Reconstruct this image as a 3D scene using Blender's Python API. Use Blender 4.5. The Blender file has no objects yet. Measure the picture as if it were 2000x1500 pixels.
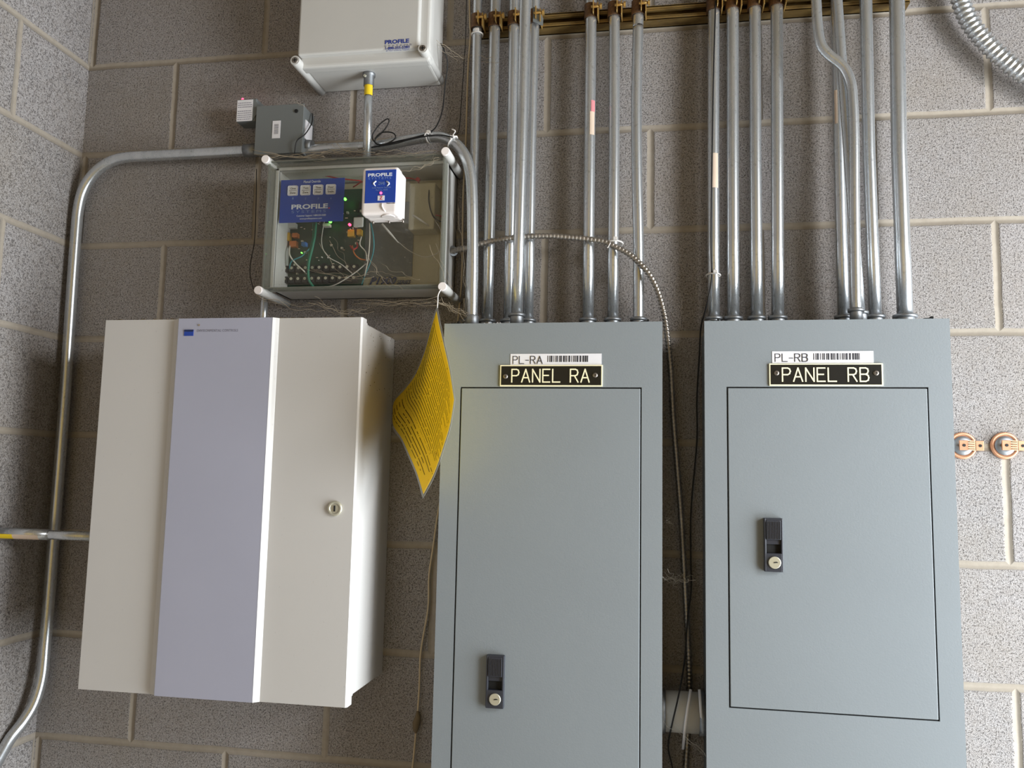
import bpy, bmesh, math, random
from mathutils import Vector, Matrix
random.seed(7)
scn = bpy.context.scene
C = scn.collection
V3 = Vector

# ---------------------------------------------------------------- camera
F = 1622.7
CAM = V3((1.0211, -1.5710, -0.8810))
yaw, pit, rol = 0.16871, 0.11066, -0.020727
RY = Matrix(((math.cos(yaw), -math.sin(yaw), 0), (math.sin(yaw), math.cos(yaw), 0), (0, 0, 1)))
RP = Matrix(((1, 0, 0), (0, math.cos(pit), -math.sin(pit)), (0, math.sin(pit), math.cos(pit))))
RR = Matrix(((math.cos(rol), 0, math.sin(rol)), (0, 1, 0), (-math.sin(rol), 0, math.cos(rol))))
RM = RY @ RP @ RR
cd = bpy.data.cameras.new('camera'); cam = bpy.data.objects.new('camera', cd); C.objects.link(cam)
cd.sensor_fit = 'HORIZONTAL'; cd.sensor_width = 36; cd.lens = F / 2000 * 36; cd.clip_start = 0.02
_r, _f, _u = RM.col[0], RM.col[1], RM.col[2]
cam.matrix_world = Matrix(((_r[0], _u[0], -_f[0], CAM[0]), (_r[1], _u[1], -_f[1], CAM[1]), (_r[2], _u[2], -_f[2], CAM[2]), (0, 0, 0, 1)))
scn.camera = cam

def at(x, y, Y):
    "point on the plane Y (distance from the block wall) seen at pixel x, y"
    d = RM @ V3(((x - 1000) / F, 1, -(y - 750) / F))
    return CAM + d * ((Y - CAM[1]) / d[1])

# ---------------------------------------------------------------- world, light, exposure
w = bpy.data.worlds.new('world'); scn.world = w; w.use_nodes = True
w.node_tree.nodes['Background'].inputs[0].default_value = (0.75, 0.87, 1.0, 1)
w.node_tree.nodes['Background'].inputs[1].default_value = 0.12
def area(name, loc, rot, sx, sy, power, col):
    l = bpy.data.lights.new(name, 'AREA'); l.shape = 'RECTANGLE'; l.size = sx; l.size_y = sy
    l.energy = power; l.color = col
    o = bpy.data.objects.new(name, l); C.objects.link(o); o.location = loc; o.rotation_euler = rot
    return o
FLOOR = -2.35; CEIL = 0.75; XR = 2.55
area('doorway_daylight', (XR + 0.02, -0.71, -1.42), (0, math.radians(90), 0), 1.76, 1.15, 102, (0.88, 0.95, 1.0))
area('window_daylight', (XR + 0.02, -1.18, -0.23), (0, math.radians(90), 0), 0.44, 0.76, 34, (0.97, 0.99, 1.0))
area('added_ceiling_fill', (0.8, -2.2, CEIL - 0.05), (0, 0, 0), 1.2, 1.2, 0.6, (1.0, 0.90, 0.76))  # weak warm fill added overhead for ambient light, not a real fixture
vs = scn.view_settings
vs.view_transform = 'Standard'; vs.look = 'None'; vs.gamma = 1; vs.use_curve_mapping = False; vs.exposure = -0.04

# ---------------------------------------------------------------- materials
def srgb(r, g, b):
    f = lambda c: (c / 255 / 12.92) if c / 255 <= 0.04045 else ((c / 255 + 0.055) / 1.055) ** 2.4
    return (f(r), f(g), f(b), 1)
class NT:
    def __init__(s, name):
        s.m = bpy.data.materials.new(name); s.m.use_nodes = True; s.t = s.m.node_tree
        s.b = s.t.nodes['Principled BSDF']; s.out = s.t.nodes['Material Output']
    def n(s, typ, **kw):
        x = s.t.nodes.new(typ)
        for k, v in kw.items():
            if k.startswith('_'): setattr(x, k[1:], v)
            else:
                key = int(k[1:]) if k[0] == 'i' and k[1:].isdigit() else k.replace('__', ' ')
                if isinstance(v, bpy.types.NodeSocket): s.t.links.new(v, x.inputs[key])
                else: x.inputs[key].default_value = v
        return x
    def link(s, a, b): s.t.links.new(a, b)
    def math(s, op, a, b=0.0):
        return s.n('ShaderNodeMath', _operation=op, i0=a, i1=b).outputs[0]
    def mix(s, f, a, b):
        x = s.n('ShaderNodeMix', _data_type='RGBA')
        for k, v in ((0, f), (6, a), (7, b)):
            if isinstance(v, bpy.types.NodeSocket): s.link(v, x.inputs[k])
            else: x.inputs[k].default_value = v
        return x.outputs[2]
    def coord(s): return s.n('ShaderNodeTexCoord').outputs['Object']
    def noise(s, scale, detail=2, vec=None, rough=0.5):
        x = s.n('ShaderNodeTexNoise', Scale=scale, Detail=detail, Roughness=rough)
        s.link(vec or s.coord(), x.inputs['Vector']); return x.outputs['Fac']
    def ramp(s, fac, a, b, ca=(0, 0, 0, 1), cb=(1, 1, 1, 1)):
        x = s.n('ShaderNodeValToRGB'); s.link(fac, x.inputs[0])
        x.color_ramp.elements[0].position = a; x.color_ramp.elements[1].position = b
        x.color_ramp.elements[0].color = ca; x.color_ramp.elements[1].color = cb
        return x.outputs[0]
    def bump(s, h, strength=0.3, dist=0.001, normal=None):
        x = s.n('ShaderNodeBump', Strength=strength, Distance=dist, Height=h)
        if normal: s.link(normal, x.inputs['Normal'])
        return x.outputs[0]

def paint(name, col, rough=0.5, var=0.06, bump=0.08, metallic=0.0, scale=300, spec=0.5, dirt=0.0):
    k = NT(name)
    n = k.noise(6, 4); dk = tuple(c * (1 - var) for c in col[:3]) + (1,)
    cc = k.mix(k.ramp(n, 0.35, 0.65), col, dk)
    if dirt:
        sp = k.ramp(k.noise(170, 2), 0.70, 0.74)
        cc = k.mix(k.math('MULTIPLY', sp, dirt), cc, srgb(90, 75, 50))
    k.link(cc, k.b.inputs['Base Color'])
    k.b.inputs['Roughness'].default_value = rough; k.b.inputs['Metallic'].default_value = metallic
    k.b.inputs['Specular IOR Level'].default_value = spec
    if bump: k.link(k.bump(k.noise(scale, 2), bump, 0.0006), k.b.inputs['Normal'])
    return k.m
def glow(name, col, st):
    k = NT(name); k.b.inputs['Base Color'].default_value = col
    k.b.inputs['Emission Color'].default_value = col; k.b.inputs['Emission Strength'].default_value = st
    return k.m

def cmu(name, axis):
    k = NT(name); co = k.coord(); sx = k.n('ShaderNodeSeparateXYZ'); k.link(co, sx.inputs[0])
    cv = k.n('ShaderNodeCombineXYZ'); k.link(sx.outputs[0 if axis == 'x' else 1], cv.inputs[0]); k.link(sx.outputs[2], cv.inputs[1])
    wob = k.n('ShaderNodeTexNoise', Scale=14.0, Detail=2.0); k.link(co, wob.inputs['Vector'])
    wv = k.n('ShaderNodeVectorMath', _operation='SCALE'); k.link(wob.outputs['Color'], wv.inputs[0]); wv.inputs['Scale'].default_value = 0.004
    va = k.n('ShaderNodeVectorMath', _operation='ADD'); k.link(cv.outputs[0], va.inputs[0]); k.link(wv.outputs[0], va.inputs[1])
    vb = k.n('ShaderNodeVectorMath', _operation='SUBTRACT'); k.link(va.outputs[0], vb.inputs[0]); vb.inputs[1].default_value = (0.002 if axis == 'x' else -0.20, 0.002, 0.002)
    br = k.n('ShaderNodeTexBrick', Scale=1.0, _offset=0.5, _offset_frequency=2)
    k.link(vb.outputs[0], br.inputs['Vector'])
    br.inputs['Color1'].default_value = srgb(150, 145, 144); br.inputs['Color2'].default_value = srgb(141, 136, 133)
    br.inputs['Mortar'].default_value = srgb(158, 149, 137)
    br.inputs['Mortar Size'].default_value = 0.0080; br.inputs['Mortar Smooth'].default_value = 0.3
    br.inputs['Bias'].default_value = 0.0; br.inputs['Brick Width'].default_value = 0.4064; br.inputs['Row Height'].default_value = 0.2032
    b2 = k.n('ShaderNodeTexBrick', Scale=1.0, _offset=0.5, _offset_frequency=2); k.link(vb.outputs[0], b2.inputs['Vector'])
    b2.inputs['Mortar Size'].default_value = 0.0095; b2.inputs['Mortar Smooth'].default_value = 1.0
    b2.inputs['Brick Width'].default_value = 0.4064; b2.inputs['Row Height'].default_value = 0.2032
    blk = k.math('SUBTRACT', 1.0, br.outputs['Fac'])
    fine = k.noise(560, 2, co, 0.6); mid = k.noise(300, 2, co, 0.7); big = k.noise(4, 4, co); lump = k.noise(60, 3, co, 0.7)
    vo = k.n('ShaderNodeTexVoronoi', Scale=330.0); k.link(co, vo.inputs['Vector'])
    sepv = k.n('ShaderNodeSeparateColor'); k.link(vo.outputs['Color'], sepv.inputs[0])
    agg = sepv.outputs[0]
    pore = k.ramp(mid, 0.55, 0.66)
    col = br.outputs['Color']
    col = k.mix(k.math('MULTIPLY', k.ramp(agg, 0.0, 1.0), k.math('MULTIPLY', blk, 0.32)), col, srgb(70, 66, 68))
    col = k.mix(k.math('MULTIPLY', k.ramp(fine, 0.45, 0.62), k.math('MULTIPLY', blk, 0.50)), col, srgb(205, 201, 200))
    col = k.mix(k.math('MULTIPLY', pore, k.math('MULTIPLY', blk, 0.62)), col, srgb(72, 67, 68))
    col = k.mix(k.math('MULTIPLY', k.ramp(lump, 0.4, 0.7), 0.25), col, srgb(120, 110, 100))
    col = k.mix(k.math('MULTIPLY', k.ramp(big, 0.45, 0.75), 0.30), col, srgb(138, 126, 108))
    k.link(col, k.b.inputs['Base Color']); k.b.inputs['Roughness'].default_value = 0.95
    k.b.inputs['Specular IOR Level'].default_value = 0.15
    h1 = k.math('MULTIPLY', b2.outputs['Fac'], -1.0)
    b1 = k.bump(h1, 0.7, 0.0045)
    hp = k.math('MULTIPLY', k.math('SUBTRACT', k.math('MULTIPLY', fine, 0.5), k.math('MULTIPLY', pore, 0.8)), blk)
    k.link(k.bump(hp, 0.8, 0.0024, b1), k.b.inputs['Normal'])
    return k.m

M = {}
M['cmu_b'] = cmu('concrete_block_back', 'x'); M['cmu_l'] = cmu('concrete_block_left', 'y')
M['plaster'] = paint('painted_plaster', srgb(186, 180, 166), 0.9)
M['ochre'] = paint('ochre_wall_paint', srgb(222, 190, 120), 0.9)
M['concrete'] = paint('concrete_floor', srgb(172, 164, 150), 0.8, 0.2)
M['ceil'] = paint('ceiling_paint', srgb(120, 108, 90), 0.9)
M['grey'] = paint('grey_enamel', srgb(129, 135, 139), 0.42, 0.03, 0.22, scale=420)
M['cream'] = paint('cream_powder_coat', srgb(200, 197, 194), 0.38, 0.02, 0.08, dirt=0.12)
M['lav'] = paint('lavender_grey_paint', srgb(170, 171, 188), 0.38, 0.03, 0.06)
M['pvc'] = paint('light_grey_plastic', srgb(196, 194, 190), 0.42, 0.04, 0.06)
M['white'] = paint('white_plastic', srgb(244, 236, 233), 0.35, 0.02, 0.0)
M['black'] = paint('black_plastic', srgb(48, 50, 58), 0.4, 0.1, 0.1)
M['void'] = paint('black_recess', srgb(10, 10, 10), 0.7, 0, 0)
M['rubber'] = paint('black_cable_jacket', srgb(22, 22, 24), 0.5, 0.1, 0)
M['plate'] = paint('black_engraved_plate', srgb(20, 20, 18), 0.35, 0.05, 0)
M['ivory'] = paint('ivory_engraving', srgb(240, 232, 196), 0.5, 0, 0)
M['label'] = paint('white_label_paper', srgb(226, 224, 228), 0.5, 0, 0)
M['ink'] = paint('dark_print', srgb(50, 50, 56), 0.6, 0, 0)
M['faint'] = paint('faint_grey_print', srgb(130, 130, 145), 0.6, 0, 0)
M['blue'] = paint('blue_faceplate', srgb(30, 66, 160), 0.45, 0.05, 0)
M['bprint'] = paint('blue_print', srgb(40, 60, 140), 0.5, 0, 0)
M['navy'] = paint('navy_print', srgb(28, 44, 90), 0.5, 0, 0)
M['pale'] = paint('pale_print', srgb(215, 220, 232), 0.5, 0, 0)
M['skyt'] = paint('light_blue_print', srgb(110, 135, 190), 0.5, 0, 0)
M['redt'] = paint('red_print', srgb(190, 40, 70), 0.5, 0, 0)
M['screw'] = paint('zinc_screw', srgb(150, 142, 135), 0.35, 0.2, 0, metallic=0.8)
M['nickel'] = paint('nickel_lock', srgb(205, 202, 184), 0.35, 0.05, 0, metallic=0.6)
M['yel'] = paint('yellow_sticker', srgb(228, 196, 30), 0.5, 0.05, 0)
M['pink'] = paint('pink_sticker', srgb(200, 125, 130), 0.5, 0.1, 0)
M['tan'] = paint('tan_sticker', srgb(214, 192, 172), 0.5, 0.25, 0)
M['beige'] = paint('beige_wire_jacket', srgb(200, 182, 152), 0.6, 0.15, 0)
M['tie'] = paint('nylon_tie', srgb(215, 210, 205), 0.5, 0.1, 0)
M['copper'] = paint('copper', srgb(226, 168, 132), 0.38, 0.3, 0.1, metallic=0.55, scale=60)
M['brass'] = paint('gold_zinc', srgb(205, 165, 95), 0.4, 0.35, 0.1, metallic=0.6, scale=60)
M['pcb'] = paint('green_circuit_board', srgb(28, 58, 44), 0.5, 0.35, 0.2, scale=90)
M['chip'] = paint('black_chip', srgb(26, 28, 30), 0.4, 0, 0)
M['orange'] = paint('orange_relay', srgb(196, 110, 50), 0.5, 0, 0)
M['amber'] = paint('amber_relay', srgb(205, 160, 40), 0.5, 0, 0)
M['tblue'] = paint('blue_trimmer', srgb(50, 115, 190), 0.5, 0, 0)
M['wgreen'] = paint('green_wire', srgb(26, 122, 96), 0.5, 0.1, 0)
M['wred'] = paint('red_wire', srgb(165, 30, 36), 0.5, 0.1, 0)
M['wwhite'] = paint('white_wire', srgb(215, 208, 198), 0.5, 0.1, 0)
M['teal'] = paint('teal_wire', srgb(60, 140, 150), 0.5, 0.1, 0)
M['platecream'] = paint('cream_back_plate', srgb(196, 188, 160), 0.5, 0.08, 0)
M['boxgrey'] = paint('grey_metal_box', srgb(112, 116, 116), 0.5, 0.08, 0.15)
M['web'] = paint('dusty_cobweb', srgb(165, 150, 128), 0.9, 0.2, 0)
M['dust'] = paint('dust_clump', srgb(128, 112, 88), 1.0, 0.3, 0.6, scale=200)
M['red_led'] = glow('red_led', (1, 0.03, 0.08, 1), 9); M['green_led'] = glow('green_led', (0.1, 1, 0.05, 1), 7)

def metal(name, c1, c2, r0=0.17, r1=0.34, metallic=0.92, st=(5, 5, 5)):
    k = NT(name); co = k.coord(); mp = k.n('ShaderNodeMapping'); k.link(co, mp.inputs[0]); mp.inputs['Scale'].default_value = st
    a = k.noise(4, 5, mp.outputs[0], 0.65); sp = k.noise(160, 2, co)
    c = k.mix(k.ramp(a, 0.35, 0.7), c1, c2)
    c = k.mix(k.math('MULTIPLY', k.ramp(sp, 0.62, 0.75), 0.35), c, srgb(110, 108, 104))
    k.link(c, k.b.inputs['Base Color']); k.b.inputs['Metallic'].default_value = metallic
    mr = k.n('ShaderNodeMapRange', i3=r0, i4=r1); k.link(a, mr.inputs[0]); k.link(mr.outputs[0], k.b.inputs['Roughness'])
    k.link(k.bump(sp, 0.08, 0.0004), k.b.inputs['Normal'])
    return k.m
M['emt'] = metal('galvanized_steel', srgb(212, 215, 218), srgb(188, 192, 196), 0.2, 0.34, 0.84, st=(9, 9, 1.5))
M['cast'] = metal('cast_zinc_fitting', srgb(165, 168, 172), srgb(120, 122, 124), 0.4, 0.6)
M['bx'] = metal('steel_armour', srgb(176, 170, 164), srgb(140, 132, 122), 0.3, 0.5)
M['rust'] = metal('rusty_strap', srgb(120, 88, 58), srgb(62, 44, 32), 0.5, 0.8, 0.5, (30, 30, 30))
M['strut'] = metal('tarnished_strut', srgb(150, 124, 74), srgb(96, 76, 44), 0.4, 0.65, 0.6, (3, 8, 8))
def clear():
    k = NT('clear_polycarbonate'); t = k.t
    tr = k.n('ShaderNodeBsdfTransparent', Color=(0.97, 0.975, 0.965, 1)); gl = k.n('ShaderNodeBsdfGlossy', Roughness=0.06)
    df = k.n('ShaderNodeBsdfDiffuse', Color=srgb(150, 138, 118))
    lw = k.n('ShaderNodeLayerWeight', Blend=0.5)
    fr = k.n('ShaderNodeMath', _operation='ADD', i0=k.math('MULTIPLY', k.math('POWER', lw.outputs['Facing'], 5.0), 0.6), i1=0.025)
    m1 = k.n('ShaderNodeMixShader'); k.link(fr.outputs[0], m1.inputs[0]); k.link(tr.outputs[0], m1.inputs[1]); k.link(gl.outputs[0], m1.inputs[2])
    co = k.coord(); a = k.noise(16, 6, co, 0.7); b = k.noise(260, 2, co)
    d = k.math('ADD', k.math('MULTIPLY', k.ramp(a, 0.4, 0.8), 0.06), k.math('MULTIPLY', k.ramp(b, 0.7, 0.74), 0.25))
    d = k.math('ADD', d, 0.02)
    m2 = k.n('ShaderNodeMixShader'); k.link(d, m2.inputs[0]); k.link(m1.outputs[0], m2.inputs[1]); k.link(df.outputs[0], m2.inputs[2])
    k.link(m2.outputs[0], k.out.inputs[0]); return k.m
M['clear'] = clear()
def rim():
    k = NT('clear_polycarbonate_rim')
    tr = k.n('ShaderNodeBsdfTransparent', Color=(0.8, 0.82, 0.8, 1))
    k.b.inputs['Base Color'].default_value = srgb(150, 148, 138); k.b.inputs['Roughness'].default_value = 0.15
    m = k.n('ShaderNodeMixShader', i0=0.30); k.link(tr.outputs[0], m.inputs[1]); k.link(k.b.outputs[0], m.inputs[2])
    k.link(m.outputs[0], k.out.inputs[0]); return k.m
M['rim'] = rim()
def sheet_mat():
    k = NT('printed_yellow_sheet'); uv = k.n('ShaderNodeUVMap').outputs[0]
    s = k.n('ShaderNodeSeparateXYZ'); k.link(uv, s.inputs[0]); u, v = s.outputs[0], s.outputs[1]
    def line(N, thick, words, v0, v1, u0, u1, thr):
        vn = k.math('MULTIPLY', v, N); fr = k.math('FRACT', vn); fl = k.math('FLOOR', vn)
        a = k.math('LESS_THAN', k.math('ABSOLUTE', k.math('SUBTRACT', fr, 0.5)), thick)
        cb = k.n('ShaderNodeCombineXYZ'); k.link(k.math('MULTIPLY', u, words), cb.inputs[0]); k.link(k.math('MULTIPLY', fl, 7.31), cb.inputs[1])
        nz = k.n('ShaderNodeTexNoise', Scale=1.0, Detail=1.0); k.link(cb.outputs[0], nz.inputs['Vector'])
        b = k.math('GREATER_THAN', nz.outputs[0], thr)
        r = k.math('MULTIPLY', a, b)
        for sck, lo, hi in ((v, v0, v1), (u, u0, u1)):
            r = k.math('MULTIPLY', r, k.math('MULTIPLY', k.math('GREATER_THAN', sck, lo), k.math('LESS_THAN', sck, hi)))
        # ragged line ends
        cb2 = k.n('ShaderNodeCombineXYZ'); k.link(fl, cb2.inputs[0]); cb2.inputs[1].default_value = N
        wn = k.n('ShaderNodeTexWhiteNoise', _noise_dimensions='2D'); k.link(cb2.outputs[0], wn.inputs['Vector'])
        end = k.math('SUBTRACT', u1, k.math('MULTIPLY', wn.outputs[0], 0.22))
        return k.math('MULTIPLY', r, k.math('LESS_THAN', u, end))
    t = line(34, 0.11, 44, 0.09, 0.72, 0.07, 0.97, 0.36)
    t = k.math('MAXIMUM', t, line(27, 0.11, 26, 0.74, 0.92, 0.10, 0.97, 0.40))
    sp = k.ramp(k.noise(55, 2), 0.72, 0.75)
    c = k.mix(t, srgb(242, 214, 66), srgb(92, 80, 30)); c = k.mix(sp, c, srgb(110, 60, 24))
    df = k.n('ShaderNodeBsdfDiffuse'); k.link(c, df.inputs[0]); tl = k.n('ShaderNodeBsdfTranslucent'); k.link(c, tl.inputs[0])
    m1 = k.n('ShaderNodeMixShader', i0=0.42); k.link(df.outputs[0], m1.inputs[1]); k.link(tl.outputs[0], m1.inputs[2])
    gl = k.n('ShaderNodeBsdfGlossy', Roughness=0.2); m2 = k.n('ShaderNodeMixShader', i0=0.05); k.link(m1.outputs[0], m2.inputs[1]); k.link(gl.outputs[0], m2.inputs[2])
    # clear laminate margin
    e = k.math('MINIMUM', k.math('MINIMUM', u, k.math('SUBTRACT', 1.0, u)), k.math('MINIMUM', v, k.math('SUBTRACT', 1.0, v)))
    ed = k.math('LESS_THAN', e, 0.028)
    tr = k.n('ShaderNodeBsdfTransparent'); d2 = k.n('ShaderNodeBsdfDiffuse', Color=srgb(190, 190, 185)); m3 = k.n('ShaderNodeMixShader', i0=0.45)
    k.link(tr.outputs[0], m3.inputs[1]); k.link(d2.outputs[0], m3.inputs[2])
    m4 = k.n('ShaderNodeMixShader'); k.link(ed, m4.inputs[0]); k.link(m2.outputs[0], m4.inputs[1]); k.link(m3.outputs[0], m4.inputs[2])
    k.link(m4.outputs[0], k.out.inputs[0]); return k.m
M['sheet'] = sheet_mat()

# ---------------------------------------------------------------- mesh helpers
WL = {}
def tag(o, label, cat, group=None, kind=None):
    if label: o['label'] = label
    if cat: o['category'] = cat
    if group: o['group'] = group
    if kind: o['kind'] = kind
    return o
def empty(name, loc, label, cat, group=None):
    o = bpy.data.objects.new(name, None); C.objects.link(o); o.location = loc; o.empty_display_size = 0.03
    WL[o.name] = V3(loc); return tag(o, label, cat, group)
class MB:
    def __init__(s): s.bm = bmesh.new()
    def box(s, x0, x1, y0, y1, z0, z1, bev=0.0, seg=2):
        r = bmesh.ops.create_cube(s.bm, size=1.0); vs_ = r['verts']
        for v in vs_:
            v.co = V3(((x0 + x1) / 2 + v.co.x * (x1 - x0), (y0 + y1) / 2 + v.co.y * (y1 - y0), (z0 + z1) / 2 + v.co.z * (z1 - z0)))
        if bev:
            ed = list({e for v in vs_ for e in v.link_edges})
            bmesh.ops.bevel(s.bm, geom=ed, offset=bev, segments=seg, profile=0.5, affect='EDGES')
        return s
    def ring(s, c, ax1, ax2, r, n):
        return [s.bm.verts.new(c + ax1 * (math.cos(2 * math.pi * i / n) * r) + ax2 * (math.sin(2 * math.pi * i / n) * r)) for i in range(n)]
    def sweep(s, pts, radii, n=20, cap=True, smooth=True):
        pts = [V3(p) for p in pts]; rings = []; up = None
        for i, p in enumerate(pts):
            d = (pts[min(i + 1, len(pts) - 1)] - pts[max(i - 1, 0)]).normalized()
            if up is None:
                up = V3((0, 1, 0)) if abs(d.y) < 0.9 else V3((1, 0, 0))
            a = (up - d * up.dot(d)).normalized(); b = d.cross(a); up = a
            rings.append(s.ring(p, a, b, radii[i] if hasattr(radii, '__len__') else radii, n))
        for A, B in zip(rings, rings[1:]):
            for i in range(n):
                f = s.bm.faces.new((A[i], A[(i + 1) % n], B[(i + 1) % n], B[i])); f.smooth = smooth
        if cap:
            s.bm.faces.new(rings[0][::-1]); s.bm.faces.new(rings[-1])
        return s
    def cyl(s, a, b, r, n=24, r2=None):
        return s.sweep([a, b], [r, r if r2 is None else r2], n)
    def lathe_y(s, c, prof, n=28):
        "profile of (radius, y offset) about an axis through c running in y"
        c = V3(c); pts = [c + V3((0, y, 0)) for r, y in prof]; rings = []
        for (r, y), p in zip(prof, pts): rings.append(s.ring(p, V3((1, 0, 0)), V3((0, 0, 1)), r, n))
        for A, B in zip(rings, rings[1:]):
            for i in range(n):
                f = s.bm.faces.new((A[i], A[(i + 1) % n], B[(i + 1) % n], B[i])); f.smooth = True
        s.bm.faces.new(rings[0]); s.bm.faces.new(rings[-1][::-1]); return s
    def prism(s, poly, axis, a, b):
        "poly of 2-D points extruded from a to b along axis"
        def mk(p, t): return V3({'x': (t, p[0], p[1]), 'y': (p[0], t, p[1]), 'z': (p[0], p[1], t)}[axis])
        A = [s.bm.verts.new(mk(p, a)) for p in poly]; B = [s.bm.verts.new(mk(p, b)) for p in poly]
        n = len(poly); s.bm.faces.new(A); s.bm.faces.new(B[::-1])
        for i in range(n): s.bm.faces.new((A[i], B[i], B[(i + 1) % n], A[(i + 1) % n]))
        return s
    def build(s, name, mat, parent=None, label=None, recalc=True, origin=None, uv=None):
        if recalc: bmesh.ops.recalc_face_normals(s.bm, faces=s.bm.faces)
        if parent is not None:
            org = WL[parent.name]
        elif origin is not None: org = V3(origin)
        else:
            mn = V3([min(v.co[i] for v in s.bm.verts) for i in range(3)]); mx = V3([max(v.co[i] for v in s.bm.verts) for i in range(3)])
            org = (mn + mx) / 2
        for v in s.bm.verts: v.co -= org
        me = bpy.data.meshes.new(name); s.bm.to_mesh(me); s.bm.free()
        for m in (mat if isinstance(mat, (list, tuple)) else [mat]): me.materials.append(m)
        o = bpy.data.objects.new(name, me); C.objects.link(o)
        if parent is not None: o.parent = parent
        else: o.location = org
        WL[o.name] = org
        if label: o['label'] = label
        return o
def smooth(pts, k=8):
    pts = [V3(p) for p in pts]; out = []
    P = [pts[0] * 2 - pts[1]] + pts + [pts[-1] * 2 - pts[-2]]
    for i in range(1, len(P) - 2):
        a, b, c, d = P[i - 1:i + 3]
        for j in range(k):
            t = j / k
            out.append(0.5 * ((2 * b) + (c - a) * t + (2 * a - 5 * b + 4 * c - d) * t * t + (3 * b - a - 3 * c + d) * t ** 3))
    out.append(pts[-1]); return out
def ribbed(mb, pts, r, amp, pitch, n=16, sub=4):
    pts = [V3(p) for p in pts]; L = [0]
    for a, b in zip(pts, pts[1:]): L.append(L[-1] + (b - a).length)
    N = int(L[-1] / pitch * sub); q = []; rad = []; j = 0
    for i in range(N + 1):
        t = L[-1] * i / N
        while j < len(L) - 2 and L[j + 1] < t: j += 1
        q.append(pts[j].lerp(pts[j + 1], (t - L[j]) / max(1e-9, L[j + 1] - L[j])))
        rad.append(r + amp * math.cos(2 * math.pi * i / sub))
    return mb.sweep(q, rad, n)
def txt(s, x0, x1, z0, z1, Y, mat, parent, name='lettering', bold=0.0, shear=0.0, label=None, up=1, spacing=1.0, ext=0.0003):
    "a line of writing fitted to the rectangle x0..x1, z0..z1 facing -Y"
    cu = bpy.data.curves.new('writing', 'FONT'); cu.body = s; cu.size = 1; cu.offset = bold; cu.shear = shear
    cu.space_character = spacing; cu.extrude = 0.02; cu.resolution_u = 3
    t = bpy.data.objects.new('writing', cu); C.objects.link(t); bpy.context.view_layer.update()
    me = bpy.data.meshes.new_from_object(t.evaluated_get(bpy.context.evaluated_depsgraph_get()))
    bpy.data.objects.remove(t); bpy.data.curves.remove(cu)
    xs = [v.co.x for v in me.vertices]; ys = [v.co.y for v in me.vertices]
    ax, bx, ay, by = min(xs), max(xs), min(ys), max(ys); org = WL[parent.name]
    for v in me.vertices:
        X = x0 + (v.co.x - ax) / (bx - ax) * (x1 - x0); Z = z0 + (v.co.y - ay) / (by - ay) * (z1 - z0)
        v.co = V3((X, Y - (ext if v.co.z > 0 else 0), Z)) - org
    me.materials.append(mat); o = bpy.data.objects.new(name, me); C.objects.link(o); o.parent = parent; WL[o.name] = org
    if label: o['label'] = label
    return o
def pxr(x0, y0, x1, y1, Y):
    "rectangle from the pixel centre lines: x0, x1, z0, z1 on plane Y"
    a = at(x0, (y0 + y1) / 2, Y); b = at(x1, (y0 + y1) / 2, Y); c = at((x0 + x1) / 2, y1, Y); d = at((x0 + x1) / 2, y0, Y)
    return a.x, b.x, c.z, d.z

# ---------------------------------------------------------------- the setting
XL = -0.212
def struct(mb, name, mat): o = mb.build(name, mat, origin=(0, 0, 0)); o['kind'] = 'structure'; return o
struct(MB().box(XL - 0.2, XR + 0.2, 0, 0.2, FLOOR, CEIL), 'wall_back', M['cmu_b'])
struct(MB().box(XL - 0.2, XL, -3.4, 0, FLOOR, CEIL), 'wall_left', M['cmu_l'])
struct(MB().box(XL - 0.2, XR + 0.2, -3.6, -3.4, FLOOR, CEIL), 'wall_front', M['ochre'])
D0, D1, DZ = -1.30, -0.12, -0.52; W0, W1, WZ0, WZ1 = -1.58, -0.78, -0.46, 0.0
struct(MB().box(XR, XR + 0.2, -3.4, W0, FLOOR, CEIL).box(XR, XR + 0.2, W0, D0, FLOOR, WZ0).box(XR, XR + 0.2, W0, D0, WZ1, CEIL).box(XR, XR + 0.2, D1, 0, FLOOR, CEIL).box(XR, XR + 0.2, D0, D1, DZ, WZ0)
       .box(XR, XR + 0.2, D0, D1, WZ1, CEIL).box(XR, XR + 0.2, W1, D1, WZ0, WZ1), 'wall_right', M['plaster'])
struct(MB().box(XL - 0.2, XR + 1.2, -3.6, 0.2, FLOOR - 0.1, FLOOR), 'floor', M['concrete'])
struct(MB().box(XL - 0.2, XR + 0.2, -3.6, 0.2, CEIL, CEIL + 0.1), 'ceiling', M['ceil'])
struct(MB().box(XR - .015, XR + .2, D0, D0 + .03, FLOOR, DZ).box(XR - .015, XR + .2, D1 - .03, D1, FLOOR, DZ).box(XR - .015, XR + .2, D0, D1, DZ - .03, DZ), 'door_1', M['grey'])
wf = .03
struct(MB().box(XR - .01, XR + .01, W0 - wf, W1 + wf, WZ0 - wf, WZ0).box(XR - .01, XR + .01, W0 - wf, W1 + wf, WZ1, WZ1 + wf)
       .box(XR - .01, XR + .01, W0 - wf, W0, WZ0, WZ1).box(XR - .01, XR + .01, W1, W1 + wf, WZ0, WZ1), 'window_1', M['cream'])

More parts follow.
